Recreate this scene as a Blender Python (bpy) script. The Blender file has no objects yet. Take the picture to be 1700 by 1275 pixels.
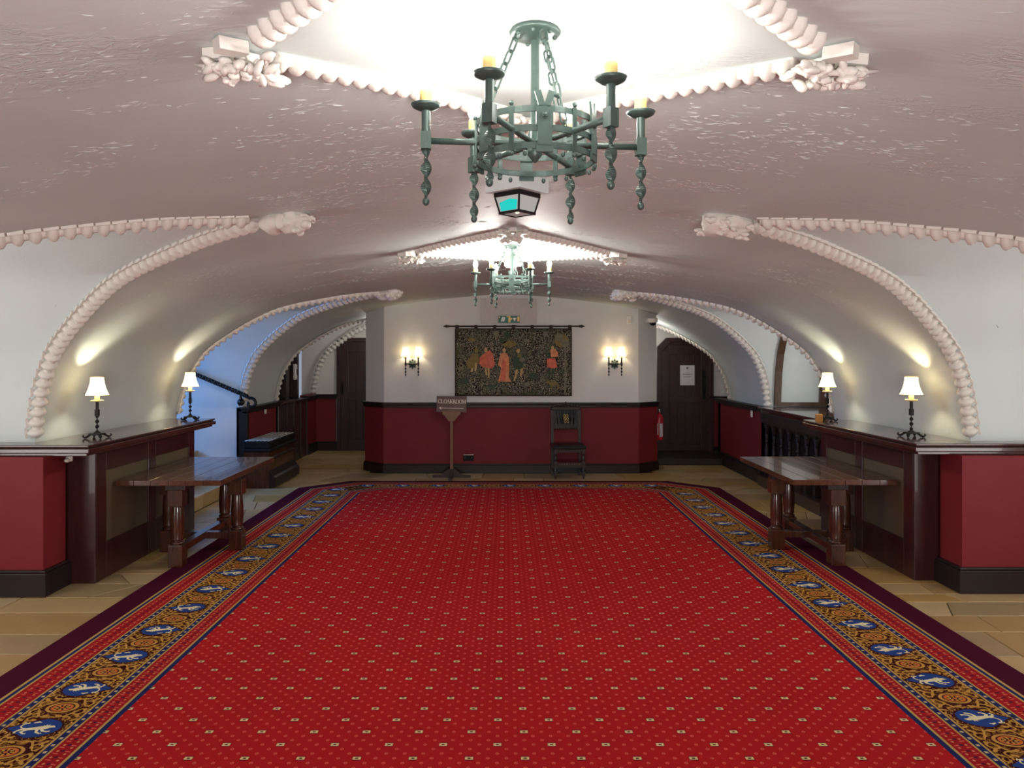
import bpy, bmesh, math, random
from mathutils import Vector, Matrix, Euler, noise as mnoise
R = random.Random(7)
PI = math.pi
SC = bpy.context.scene
COL = SC.collection
# ------------------------------------------------------------------ camera, world, exposure, area lights
F = 1320.0
cam_d = bpy.data.cameras.new('camera'); cam = bpy.data.objects.new('camera', cam_d); COL.objects.link(cam)
cam.location = (0, 0, 1.65); cam.rotation_euler = (PI/2, 0, 0)
cam_d.sensor_fit = 'HORIZONTAL'; cam_d.sensor_width = 36; cam_d.lens = 36*F/1700
cam_d.shift_x = (850-840)/1700; cam_d.shift_y = -(637.5-592)/1700
cam_d.clip_start = .05
SC.camera = cam
SC.view_settings.view_transform = 'Standard'; SC.view_settings.look = 'None'
SC.view_settings.gamma = 1; SC.view_settings.use_curve_mapping = False
SC.view_settings.exposure = 0.85
W = bpy.data.worlds.new('world'); SC.world = W; W.use_nodes = True
W.node_tree.nodes['Background'].inputs[0].default_value = (.55, .62, .8, 1)
W.node_tree.nodes['Background'].inputs[1].default_value = .3
try:
    SC.cycles.max_bounces = 10; SC.cycles.diffuse_bounces = 6; SC.cycles.sample_clamp_indirect = 4
    SC.cycles.use_denoising = True
except Exception: pass
def light(name, typ, loc, energy, color=(1, 1, 1), size=.1, aim=None, size_y=None):
    d = bpy.data.lights.new(name, typ); d.energy = energy; d.color = color
    if typ == 'AREA':
        d.size = size
        if size_y: d.shape = 'RECTANGLE'; d.size_y = size_y
    else: d.shadow_soft_size = size
    o = bpy.data.objects.new(name, d); COL.objects.link(o); o.location = loc
    if aim is not None: o.rotation_euler = (Vector(aim)-Vector(loc)).to_track_quat('-Z', 'Y').to_euler()
    return o
BULB = 135.0          # emission of the chandelier bulbs
SHADE_W = 4.2         # watts in each shaded counter lamp
SCONCE_W = .8
light('assumed_stair_daylight', 'AREA', (-6.3, 9.2, 1.95), 58, (.13, .37, 1), 1.6, (-3.2, 9.0, .7), .7)  # assumed daylight down the stairs: an unseen blue area lamp, no window modelled
light('assumed_passage_light', 'POINT', (-4.2, 3.75, 1.85), 5, (1, .95, .9), .15)  # assumed source out of view for the pale bay wall; no lamp modelled
light('assumed_passage_light', 'POINT', (4.2, 3.75, 1.85), 5, (1, .95, .9), .15)  # matching assumed source, equally unseen, in the right-hand bay
light('assumed_servery_light', 'POINT', (4.1, 8.75, 1.9), 6, (1, .93, .85), .1)  # assumed lamp added inside the servery bay, unseen and without a fitting
light('hall_fill', 'AREA', (.05, -1.6, 0.9), 80, (1, .98, .96), .7, (.05, 1.6, 2.6))  # unseen fill added behind the camera to lift the vault
light('passage_fill', 'AREA', (-4.3, 3.35, 1.0), 20, (1, .97, .94), 1.5, (1.2, 4.9, 2.6))  # added fill out of view, aimed at the opposite vault; no fitting there
light('passage_fill', 'AREA', (4.3, 3.35, 1.0), 20, (1, .97, .94), 1.5, (-1.2, 4.9, 2.6))  # the same added fill from the right-hand bay
light('servery_fill', 'AREA', (4.2, 8.9, 1.15), 5, (.98, .98, .97), .4, (-1., 8., 2.5))  # fill without a fixture, added to brighten the vault across the hall
light('corridor_fill', 'POINT', (-2.13, 13.0, 2.0), 5, (1, .95, .88), .05)  # hidden fill added to brighten the far left end
light('corridor_fill', 'POINT', (2.27, 12.5, 1.95), 3, (1, .95, .88), .05)  # its added counterpart for the far right, hidden by the block

# ------------------------------------------------------------------ helpers
def srgb(r, g, b):
    f = lambda c: (c/255/12.92) if c/255 <= .04045 else ((c/255+.055)/1.055)**2.4
    return (f(r), f(g), f(b), 1)
class N:
    """tiny node-tree writer"""
    def __init__(s, name):
        s.m = bpy.data.materials.new(name); s.m.use_nodes = True
        s.t = s.m.node_tree; s.n = s.t.nodes; s.b = s.n['Principled BSDF']
    def put(s, sock, v):
        if hasattr(v, 'is_output'): s.t.links.new(v, sock)
        elif isinstance(v, (tuple, list)) and len(v) == 3 and sock.type == 'RGBA': sock.default_value = (*v, 1)
        else: sock.default_value = v
    def math(s, op, a, b=None, c=None):
        n = s.n.new('ShaderNodeMath'); n.operation = op
        for i, v in enumerate((a, b, c)):
            if v is not None: s.put(n.inputs[i], v)
        return n.outputs[0]
    def mix(s, f, a, b):
        n = s.n.new('ShaderNodeMix'); n.data_type = 'RGBA'
        s.put(n.inputs[0], f); s.put(n.inputs[6], a); s.put(n.inputs[7], b)
        return n.outputs[2]
    def coord(s, which='Object', scale=(1, 1, 1), rot=(0, 0, 0)):
        c = s.n.new('ShaderNodeTexCoord'); mp = s.n.new('ShaderNodeMapping')
        mp.inputs['Scale'].default_value = scale; mp.inputs['Rotation'].default_value = rot
        s.t.links.new(c.outputs[which], mp.inputs[0]); return mp.outputs[0]
    def noise(s, co, scale, detail=3, rough=.5, dist=0.):
        n = s.n.new('ShaderNodeTexNoise'); s.put(n.inputs['Vector'], co)
        n.inputs['Scale'].default_value = scale; n.inputs['Detail'].default_value = detail
        n.inputs['Roughness'].default_value = rough; n.inputs['Distortion'].default_value = dist
        return n.outputs['Fac']
    def vor(s, co, scale, out='Distance'):
        n = s.n.new('ShaderNodeTexVoronoi'); s.put(n.inputs['Vector'], co); n.inputs['Scale'].default_value = scale
        return n.outputs[out]
    def ramp(s, f, stops):
        n = s.n.new('ShaderNodeValToRGB'); s.put(n.inputs[0], f)
        e = n.color_ramp.elements
        while len(e) < len(stops): e.new(.5)
        for el, (p, c) in zip(e, stops): el.position = p; el.color = c if len(c) == 4 else (*c, 1)
        return n.outputs[0]
    def bump(s, h, strength=.3, dist=.01):
        n = s.n.new('ShaderNodeBump'); n.inputs['Strength'].default_value = strength
        n.inputs['Distance'].default_value = dist; s.put(n.inputs['Height'], h)
        s.t.links.new(n.outputs[0], s.b.inputs['Normal'])
    def done(s, col, rough=.5, metal=0., spec=.5, coat=0.):
        s.put(s.b.inputs['Base Color'], col); s.put(s.b.inputs['Roughness'], rough)
        s.b.inputs['Metallic'].default_value = metal; s.b.inputs['Specular IOR Level'].default_value = spec
        s.b.inputs['Coat Weight'].default_value = coat
        return s.m
def dark(c, k): return (c[0]*k, c[1]*k, c[2]*k, 1)
def plain(name, col, rough=.5, metal=0., spec=.5, vary=.12, scale=18., bump=0., coat=0.):
    n = N(name); co = n.coord()
    f = n.noise(co, scale, 4)
    c = n.mix(f, dark(col, 1-vary), dark(col, 1+vary))
    if bump: n.bump(n.noise(co, scale*3, 4), bump, .004)
    return n.done(c, rough, metal, spec, coat)
def emis(name, col, strength):
    n = N(name); n.b.inputs['Emission Color'].default_value = col; n.b.inputs['Emission Strength'].default_value = strength
    return n.done(col, .5)
def wood(name, a, b, rough=.35, scale=(14, 1.2, 14), coat=.2):
    n = N(name); co = n.coord(scale=scale)
    f = n.noise(co, 2.2, 5, .6, 1.2); g = n.noise(n.coord(), 3, 2)
    c = n.mix(n.ramp(f, [(.3, (0, 0, 0)), (.7, (1, 1, 1))]), a, b)
    c = n.mix(n.math('MULTIPLY', g, .35), c, dark(a, .6))
    n.bump(f, .12, .003)
    return n.done(c, rough, 0, .5, coat)
def plaster(name, col, rough=.62, strength=.55, rough_patch=True, stretch=(.45, 1.6, 1.6)):
    n = N(name); co = n.coord(); st = n.coord(scale=stretch)
    big = n.noise(co, 1.15, 3, .55)
    tone = n.mix(n.noise(co, 2.2, 4), dark(col, .93), dark(col, 1.04))
    fine = n.noise(co, 90, 2)
    if rough_patch:
        mask = n.ramp(n.noise(st, 2.3, 3, .5, .2), [(.55, (0, 0, 0)), (.66, (.8, .8, .8))])
        sc = n.noise(st, 24, 4, .6, .8)
        ridge = n.ramp(sc, [(.44, (0, 0, 0)), (.5, (1, 1, 1)), (.64, (.1, .1, .1))])
        drag = n.noise(n.coord(scale=(.4, 6, 6)), 7, 3)
        h = n.math('ADD', n.math('MULTIPLY', n.math('MULTIPLY', ridge, mask), .35),
                   n.math('ADD', n.math('MULTIPLY', big, .12), n.math('ADD', n.math('MULTIPLY', drag, .12), n.math('MULTIPLY', fine, .04))))
    else:
        h = n.math('ADD', n.math('MULTIPLY', n.noise(co, 8, 4), .3), n.math('MULTIPLY', fine, .05))
    n.bump(h, strength, .012)
    return n.done(tone, rough, 0, .35)

M = {}
M['vault'] = plaster('vault_plaster', (.57, .615, .605, 1), .62, .5, stretch=(.6, 1.2, 1.2))
M['web'] = plaster('bay_plaster', (.64, .69, .69, 1), .7, .3, True, (1.2, 1.2, 1.2))
M['white'] = plaster('wall_plaster', (.70, .675, .64, 1), .6, .5, stretch=(1.3, 1.3, 1.3))
M['carved'] = plain('carved_plaster', (.70, .66, .61, 1), .55, 0, .4, .08, 30, .3)
M['red'] = plain('red_paint', srgb(116, 33, 39), .55, 0, .2, .07, 6, .06)
M['black'] = plain('black_brown_paint', srgb(34, 22, 22), .4, 0, .3, .2, 14, .05)
M['mahog'] = wood('mahogany', srgb(46, 18, 19), srgb(70, 29, 28), .33, (9, 9, 1.0))
M['mahog_top'] = wood('mahogany_counter_top', srgb(60, 34, 31), srgb(82, 50, 44), .17, (9, 1.0, 9), .5)
M['panel'] = plain('dull_brown_panel', srgb(92, 78, 60), .5, 0, .4, .12, 30, .1)
M['oak'] = wood('table_oak', srgb(70, 38, 28), srgb(106, 66, 47), .2, (14, 1.1, 14), .4)
M['oak_leg'] = wood('turned_oak', srgb(48, 22, 17), srgb(92, 48, 31), .25, (10, 10, 1.2), .3)
M['darkoak'] = wood('dark_oak', srgb(30, 17, 15), srgb(52, 31, 26), .5, (10, 10, 1.2), .2)
M['door'] = wood('door_wood', srgb(46, 26, 25), srgb(66, 38, 35), .35, (12, 12, .9), .15)
M['frame'] = wood('timber_frame', srgb(62, 40, 24), srgb(92, 62, 40), .4, (12, 12, .9), .1)
M['iron'] = plain('black_iron', srgb(30, 27, 27), .42, .6, .5, .3, 40, .25)
M['verdi'] = plain('green_painted_iron', srgb(60, 76, 71), .42, .25, .5, .28, 34, .22)
M['candle'] = plain('cream_candle', srgb(214, 186, 120), .5, 0, .4, .12, 30, .1)
M['bulb_far'] = emis('lit_bulb_far', (1, .97, .9, 1), BULB*3.0)
M['bulb'] = emis('lit_bulb', (1, .97, .9, 1), BULB)
M['gold'] = plain('gold_thread', srgb(196, 150, 72), .6, 0, .3, .18, 30)
M['leather'] = plain('black_leather', srgb(15, 15, 19), .33, 0, .35, .25, 12, .35)
M['brass'] = plain('brass', srgb(180, 150, 96), .3, .9)
M['gilt'] = plain('gilt_lettering', srgb(206, 170, 92), .4, .3)
M['wplastic'] = plain('white_plastic', srgb(225, 222, 214), .4)
M['paper'] = plain('white_paper', srgb(214, 210, 214), .7, 0, .2, .03)
M['ink'] = plain('grey_ink', srgb(80, 80, 86), .7)
M['stone_dark'] = plain('mortar', srgb(92, 76, 54), .8, 0, .2, .2, 20, .2)
M['extred'] = plain('extinguisher_red', srgb(190, 34, 44), .3, 0, .5, .06)
M['rubber'] = plain('black_rubber', srgb(20, 19, 21), .6, 0, .2)
M['lens'] = plain('dark_dome_glass', srgb(12, 12, 14), .08)
M['signboard'] = wood('signboard_brown', srgb(84, 62, 50), srgb(106, 80, 66), .5, (1.2, 12, 12), 0)
M['signpost'] = wood('signpost_oak', srgb(104, 66, 38), srgb(136, 88, 54), .4, (12, 12, 1), .1)
M['cream'] = plain('cream_paint', srgb(226, 212, 190), .6, 0, .3, .05)
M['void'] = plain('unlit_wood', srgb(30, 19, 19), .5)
M['amber'] = plain('amber_block', srgb(186, 128, 60), .5)
M['chrome'] = plain('bright_metal', srgb(200, 196, 190), .25, .9)
def stone(i):
    base = [srgb(184, 156, 110), srgb(170, 140, 94), srgb(190, 166, 124), srgb(160, 138, 102), srgb(178, 144, 86)][i]
    n = N('floor_stone_%d' % i); co = n.coord('Generated')
    ob = n.coord()
    c = n.mix(n.noise(ob, 5, 5, .6), dark(base, .78), dark(base, 1.14))
    n.bump(n.noise(ob, 26, 4), .25, .004)
    return n.done(c, .38, 0, .45)
STONES = [stone(i) for i in range(5)]
def shade_mat(name, col, em):
    n = N(name)
    tr = n.n.new('ShaderNodeBsdfTranslucent'); tr.inputs[0].default_value = col
    mx = n.n.new('ShaderNodeMixShader'); mx.inputs[0].default_value = .6
    n.b.inputs['Emission Color'].default_value = (1, .88, .62, 1); n.b.inputs['Emission Strength'].default_value = em
    n.done(col, .7, 0, .2)
    out = n.n['Material Output']
    n.t.links.new(n.b.outputs[0], mx.inputs[1]); n.t.links.new(tr.outputs[0], mx.inputs[2]); n.t.links.new(mx.outputs[0], out.inputs[0])
    return n.m
M['shade'] = shade_mat('lit_cream_shade', (.9, .82, .6, 1), 2.6)
def glass_mat(name, col, em=0.):
    n = N(name); n.b.inputs['Emission Color'].default_value = col; n.b.inputs['Emission Strength'].default_value = em
    return n.done(col, .4, 0, .2)
M['paneglass'] = glass_mat('clear_pane', (.42, .46, .44, 1), .08)
M['teal'] = glass_mat('teal_glow', (.0, .40, .37, 1), .45)
M['exitgreen'] = glass_mat('green_sign_glass', srgb(40, 92, 76), .08)
M['exitpale'] = glass_mat('pale_sign_glass', srgb(200, 160, 90), .12)

class MB:
    """collects shapes into one mesh"""
    def __init__(s): s.v = []; s.f = []; s.mi = []; s.sm = []
    def add(s, vs, fs, mi=0, smooth=False, mat=None):
        o = len(s.v)
        s.v += [tuple(mat @ Vector(p)) if mat is not None else tuple(p) for p in vs]
        for f in fs: s.f.append([i+o for i in f]); s.mi.append(mi); s.sm.append(smooth)
        return s
    def box(s, c, d, rot=None, mi=0):
        x, y, z = d[0]/2, d[1]/2, d[2]/2
        vs = [(a*x, b*y, e*z) for a in (-1, 1) for b in (-1, 1) for e in (-1, 1)]
        fs = [(0, 1, 3, 2), (4, 6, 7, 5), (0, 4, 5, 1), (2, 3, 7, 6), (0, 2, 6, 4), (1, 5, 7, 3)]
        m = Matrix.Translation(c) @ (Euler(rot).to_matrix().to_4x4() if rot else Matrix())
        return s.add(vs, fs, mi, False, m)
    def span(s, a, b, mi=0):
        return s.box([(a[i]+b[i])/2 for i in range(3)], [abs(b[i]-a[i]) for i in range(3)], None, mi)
    def prism(s, poly, z0, z1, mi=0, mat=None):
        n = len(poly)
        vs = [(p[0], p[1], z0) for p in poly]+[(p[0], p[1], z1) for p in poly]
        fs = [tuple(range(n))[::-1], tuple(range(n, 2*n))]+[(i, (i+1) % n, n+(i+1) % n, n+i) for i in range(n)]
        return s.add(vs, fs, mi, False, mat)
    def lathe(s, prof, c=(0, 0, 0), seg=16, mi=0, mat=None, smooth=True, cap=True):
        m = Matrix.Translation(c) @ (mat if mat is not None else Matrix())
        vs = []; fs = []
        for r, z in prof:
            vs += [(r*math.cos(2*PI*k/seg), r*math.sin(2*PI*k/seg), z) for k in range(seg)]
        for i in range(len(prof)-1):
            for k in range(seg):
                a = i*seg+k; b = i*seg+(k+1) % seg
                fs.append((a, b, b+seg, a+seg))
        s.add(vs, fs, mi, smooth, m)
        if cap:
            n = len(prof)-1
            s.add(vs[:seg], [tuple(range(seg))[::-1]], mi, False, m)
            s.add(vs[n*seg:], [tuple(range(seg))], mi, False, m)
        return s
    def tube(s, pts, r, seg=8, mi=0, closed=False, twist=0, square=False, cap=True):
        pts = [Vector(p) for p in pts]; n = len(pts)
        rs = r if isinstance(r, (list, tuple)) else [r]*n
        up = Vector((0, 0, 1)); vs = []; fs = []; prev = None
        for i, p in enumerate(pts):
            if closed: t = pts[(i+1) % n]-pts[i-1]
            else: t = pts[min(i+1, n-1)]-pts[max(i-1, 0)]
            t.normalize()
            if prev is None:
                a = t.cross(up)
                if a.length < 1e-3: a = t.cross(Vector((1, 0, 0)))
            else: a = prev-t*prev.dot(t)
            a.normalize(); prev = a; b = t.cross(a)
            for k in range(seg):
                th = 2*PI*k/seg+twist*i
                rr = rs[i]
                vs.append(p+(a*math.cos(th)+b*math.sin(th))*rr)
        m = n if closed else n-1
        for i in range(m):
            for k in range(seg):
                fs.append((i*seg+k, i*seg+(k+1) % seg, ((i+1) % n)*seg+(k+1) % seg, ((i+1) % n)*seg+k))
        if not closed and cap: fs += [tuple(range(seg))[::-1], tuple(range((n-1)*seg, n*seg))]
        return s.add(vs, fs, mi, not square)
    def ball(s, c, r, seg=10, rings=6, mi=0, mat=None):
        r = (r, r, r) if not isinstance(r, (tuple, list)) else r
        vs = [(0, 0, -1)]; fs = []
        for i in range(1, rings):
            a = -PI/2+PI*i/rings
            vs += [(math.cos(a)*math.cos(2*PI*k/seg), math.cos(a)*math.sin(2*PI*k/seg), math.sin(a)) for k in range(seg)]
        vs.append((0, 0, 1)); L = len(vs)-1
        for k in range(seg):
            fs.append((0, 1+(k+1) % seg, 1+k)); fs.append((L, L-seg+k, L-seg+(k+1) % seg))
        for i in range(rings-2):
            for k in range(seg):
                a = 1+i*seg+k; b = 1+i*seg+(k+1) % seg; fs.append((a, b, b+seg, a+seg))
        m = Matrix.Translation(c) @ (mat if mat is not None else Matrix()) @ Matrix.Diagonal((*r, 1))
        return s.add(vs, fs, mi, True, m)
    def ribbon(s, pts, w, z=0., mi=0):
        """flat strip in the xy plane following pts, w: width or list"""
        n = len(pts); ws = w if isinstance(w, (list, tuple)) else [w]*n; vs = []
        for i, p in enumerate(pts):
            a = pts[max(i-1, 0)]; b = pts[min(i+1, n-1)]
            dx, dy = b[0]-a[0], b[1]-a[1]; l = math.hypot(dx, dy) or 1
            nx, ny = -dy/l*ws[i]/2, dx/l*ws[i]/2
            vs += [(p[0]+nx, p[1]+ny, z), (p[0]-nx, p[1]-ny, z)]
        return s.add(vs, [(2*i+1, 2*i+3, 2*i+2, 2*i) for i in range(n-1)], mi)
    def disc(s, c, rx, ry, z=0., rot=0., seg=10, mi=0):
        vs = [(c[0]+rx*math.cos(a)*math.cos(rot)-ry*math.sin(a)*math.sin(rot), c[1]+rx*math.cos(a)*math.sin(rot)+ry*math.sin(a)*math.cos(rot), z)
              for a in [2*PI*k/seg for k in range(seg)]]
        return s.add(vs, [tuple(range(seg))], mi)
    def mesh(s, name, mats):
        me = bpy.data.meshes.new(name); me.from_pydata(s.v, [], s.f)
        for m in (mats if isinstance(mats, (list, tuple)) else [mats]): me.materials.append(m)
        me.polygons.foreach_set('material_index', s.mi); me.polygons.foreach_set('use_smooth', s.sm)
        me.update()
        bm = bmesh.new(); bm.from_mesh(me); bmesh.ops.recalc_face_normals(bm, faces=bm.faces) if s.fix else None
        bm.to_mesh(me); bm.free()
        return me
    fix = True
    def build(s, name, mats, parent=None, loc=(0, 0, 0), bevel=0., fix=True):
        s.fix = fix
        return link(name, s.mesh(name, mats), parent, loc, bevel)
def link(name, me, parent=None, loc=(0, 0, 0), bevel=0.):
    o = bpy.data.objects.new(name, me); COL.objects.link(o); o.location = loc
    if parent: o.parent = parent
    if bevel:
        b = o.modifiers.new('bevel', 'BEVEL'); b.width = bevel; b.segments = 2; b.limit_method = 'ANGLE'
    return o
def tag(o, label, cat, group=None):
    o['label'] = label; o['category'] = cat
    if group: o['group'] = group
    return o
def thing(name, label, cat, loc=(0, 0, 0), rz=0, group=None):
    o = bpy.data.objects.new(name, None); COL.objects.link(o); o.location = loc; o.rotation_euler = (0, 0, rz)
    o.empty_display_size = .1
    return tag(o, label, cat, group)
def struct(o): o['kind'] = 'structure'; return o
def dup(root, loc, rz, label, group=None):
    kids = {}
    for o in COL.objects:
        if o.parent: kids.setdefault(o.parent, []).append(o)
    def cp(o, par):
        c = o.copy(); COL.objects.link(c)
        if par: c.parent = par
        for k in kids.get(o, []): cp(k, c)
        return c
    r = cp(root, None); r.location = loc; r.rotation_euler = (0, 0, rz); r['label'] = label
    if group: r['group'] = group
    return r

# ------------------------------------------------------------------ vault geometry
KN = [(-.8, 2.475), (0, 2.53), (.8, 2.475), (1.4, 2.40), (1.9, 2.32), (2.54, 2.135), (3.06, 1.78), (3.25, 1.52), (3.335, 1.28), (3.38, 1.0), (3.4, .7)]
def catmull(p0, p1, p2, p3, t):
    return tuple(.5*((2*b)+(c-a)*t+(2*a-5*b+4*c-d)*t*t+(3*b-a-3*c+d)*t**3) for a, b, c, d in zip(p0, p1, p2, p3))
PROF = []
for i in range(1, len(KN)-2):
    for k in range(8): PROF.append(catmull(KN[i-1], KN[i], KN[i+1], KN[i+2], k/8))
PROF.append(KN[-2])
def PZ(x):
    x = abs(x)
    for a, b in zip(PROF, PROF[1:]):
        if x <= b[0]: return a[1]+(b[1]-a[1])*(x-a[0])/max(b[0]-a[0], 1e-6)
    return PROF[-1][1]
def PN(x):
    """downward inward normal of the main vault at x"""
    h = .02; s = (PZ(abs(x)+h)-PZ(abs(x)-h))/(2*h) if abs(x) < 3.35 else -12
    n = Vector((s*(1 if x >= 0 else -1), 0, -1)); return n.normalized()
Y0, Y1 = -4.0, 14.05
# bays per side: (apex x, centre y, half width near, half width far, outer x)
BAYS = {-1: [(1.3, 4.38, 1.32, 1.32, 4.8), (1.4, 9.18, 1.03, 1.03, 6.6), (1.4, 13.15, 1.5, None, 4.2)],
        1: [(1.3, 4.43, 1.35, 1.35, 4.8), (1.4, 9.2, 1.02, 1.08, 4.6), (1.4, 14.3, 2.36, None, 4.2)]}
def groin(side, bay, which):
    xa, c, wn, wf, xo = bay; w = wn if which < 0 else wf
    pts = [(xa, PZ(xa))]+[p for p in PROF if p[0] > xa+.01]
    return [Vector((side*x, c+which*w*(x-xa)/(3.38-xa), z)) for x, z in pts]
vb = MB()
for side in (-1, 1):
    rows = []       # (y, groin x or None)
    segs = [Y0]
    ys = set([Y0, Y1])
    def limit(y):
        best = (9., None)
        for b in BAYS[side]:
            xa, c, wn, wf, xo = b
            if y < c: t = (c-y)/wn
            else: t = (y-c)/wf if wf else 0
            if t < 1-1e-9: best = (xa+(3.38-xa)*max(t, 0), b)
        return best
    for b in BAYS[side]:
        for wh in (-1, 1):
            if wh == 1 and b[3] is None: continue
            for p in groin(side, b, wh):
                if p.y < Y1: ys.add(round(p.y, 6))
    ys = sorted(ys)
    # main vault per interval: clip to the groin
    NP = 40
    def col(y):
        x1, b = limit(y)
        x1 = min(x1, 3.38)
        pr = [p for p in PROF if p[0] < x1-1e-6]+[(x1, PZ(x1))]
        L = [0]
        for a, c2 in zip(pr, pr[1:]): L.append(L[-1]+math.hypot(c2[0]-a[0], c2[1]-a[1]))
        out = []; j = 0
        for k in range(NP+1):
            t = L[-1]*k/NP
            while j < len(L)-2 and L[j+1] < t: j += 1
            u = (t-L[j])/max(L[j+1]-L[j], 1e-9)
            out.append((pr[j][0]+(pr[j+1][0]-pr[j][0])*u, pr[j][1]+(pr[j+1][1]-pr[j][1])*u))
        return out
    fine = []
    for a, b in zip(ys, ys[1:]):
        n = max(1, int((b-a)/.35))
        fine += [a+(b-a)*k/n for k in range(n)]
    fine.append(Y1)
    vs = []; fs = []
    for y in fine: vs += [(side*x, y, z) for x, z in col(y)]
    for i in range(len(fine)-1):
        for k in range(NP):
            a = i*(NP+1)+k; fs.append((a, a+1, a+NP+2, a+NP+1))
    vb.add(vs, fs, 0, True)
    # webs of each bay
    for b in BAYS[side]:
        xa, c, wn, wf, xo = b
        line = list(reversed(groin(side, b, -1)))
        if wf: line += groin(side, b, 1)[1:]
        else: line.append(Vector((side*xa, Y1, PZ(xa))))
        line = [p for p in line if p.y <= Y1+.01]
        vs = []; fs = []; K = 6
        for p in line:
            for k in range(K+1): vs.append((p.x+(side*xo-p.x)*k/K, p.y, p.z))
        for i in range(len(line)-1):
            for k in range(K):
                a = i*(K+1)+k; fs.append((a, a+1, a+K+2, a+K+1))
        vb.add(vs, fs, 1, True)
ceil = vb.build('ceiling', [M['vault'], M['web']])
struct(ceil)
bmx = bmesh.new(); bmx.from_mesh(ceil.data); bmesh.ops.remove_doubles(bmx, verts=bmx.verts, dist=.0005)
bmx.to_mesh(ceil.data); bmx.free()
for e in ceil.data.edges: pass
ceil.data.set_sharp_from_angle(angle=math.radians(32))

# small trowel ridges standing proud of the plaster, in drifts
rg = MB(); rr = random.Random(21)
def ridge(x, y, l, w, h, rot):
    z = PZ(x); n = PN(x); t = Vector((-n.z, 0, n.x)).normalized(); 
    if t.x < 0: t = -t
    b = n.cross(t); c_, s_ = math.cos(rot), math.sin(rot)
    t, b = t*c_+b*s_, b*c_-t*s_
    p = Vector((x, y, z)); vs = []
    for u, v, k in ((-.5, 0, -.1), (-.2, -.5, -.1), (.25, -.42, -.1), (.5, .1, -.1), (.2, .5, -.1), (-.25, .4, -.1), (-.12, -.08, 1), (.2, .1, .9)):
        vs.append(p+t*(u*l)+b*(v*w)+n*(k*h))
    rg.add(vs, [(0, 1, 6), (1, 2, 7, 6), (2, 3, 7), (3, 4, 7), (4, 5, 6, 7), (5, 0, 6)], 0, False)
drifts = []
for k in range(260):
    drifts.append((rr.uniform(-2.6, 2.6), rr.uniform(.7, 11.) if k > 110 else rr.uniform(.9, 5.2)))
for dx_, dy_ in drifts:
    L_, W_ = rr.uniform(.12, .5), rr.uniform(.04, .16); n_ = int(14+240*L_*W_*4); a0 = rr.uniform(-.25, .25)
    for q in range(n_):
        u, v = rr.gauss(0, .5), rr.gauss(0, .5)
        x = dx_+L_*u; y = dy_+W_*v+a0*L_*u
        if abs(x) > 3.1 or y > 11.2: continue
        okb = all(not (abs(x) > b[0]-.05 and (abs(y-b[1]) < b[2]*(1-(abs(x)-b[0])/(3.38-b[0]))+.12)) for b in BAYS[1]+BAYS[-1])
        if abs(x-.08)/.9+abs(y-2.14)/.86 < 1.05 or abs(x-.05)/.9+abs(y-6.3)/.88 < 1.05: continue
        if okb: ridge(x, y, rr.uniform(.012, .05), rr.uniform(.004, .011), rr.uniform(.0006, .0021), rr.gauss(0, .35))
o = rg.build('plaster_ridges', M['vault'], ceil); o['kind'] = 'stuff'

# ------------------------------------------------------------------ walls
CTZ = 1.035
def lower(side):
    s = side; mb = MB()
    fx = 3.38
    def seg(a, b, z0=0, z1=1.0, th=.12, mi=0):
        """wall slab between plan points, thickness th to the right of a->b"""
        d = Vector((b[0]-a[0], b[1]-a[1])); d.normalize(); nx, ny = d.y*th, -d.x*th
        mb.prism([(a[0], a[1]), (b[0], b[1]), (b[0]+nx, b[1]+ny), (a[0]+nx, a[1]+ny)], z0, z1, mi)
    S = lambda a, b, **k: seg((s*a[0], a[1]), (s*b[0], b[1]), th=.12*(1 if s > 0 else -1), **k)
    b1, b2, b3 = BAYS[side]
    n1 = b1[1]-b1[2]; f1 = b1[1]+b1[3]; n2 = b2[1]-b2[2]; f2 = b2[1]+b2[3]; n3 = b3[1]-b3[2]
    S((fx, Y0), (fx, n1)); S((fx, n1), (4.85, n1))
    mb.span((s*4.85, f1-.22, 0), (s*3.19, f1+.06, .955))
    S((fx, f1), (fx, n2))
    S((fx, n2), (b2[4], n2), mi=1)
    if s < 0:
        S((b2[4], f2), (3.34, f2), mi=1); S((3.34, f2), (3.34, n3)); S((3.34, n3+.02), (4.2, n3+.02), mi=1)
        S((3.34, 13.35), (3.34, Y1)); 
    else:
        S((b2[4], f2), (3.34, f2), mi=1); S((3.34, f2), (3.34, 12.5)); S((3.34, 12.5), (4.2, 12.5))
    # end walls of the bays
    S((4.85, n1), (4.85, f1), z1=2.6, mi=1)
    S((b2[4], n2), (b2[4], f2), z1=2.6, mi=1)
    S((4.2, n3 if s < 0 else 12.5), (4.2, Y1), z1=2.6, mi=1)
    return struct(mb.build('wall_left' if s < 0 else 'wall_right', [M['red'], M['white']]))
lower(-1); lower(1)
mb = MB(); mb.span((-4.9, Y0-.1, 0), (4.9, Y0, 2.7)); struct(mb.build('wall_back', M['white']))
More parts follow.
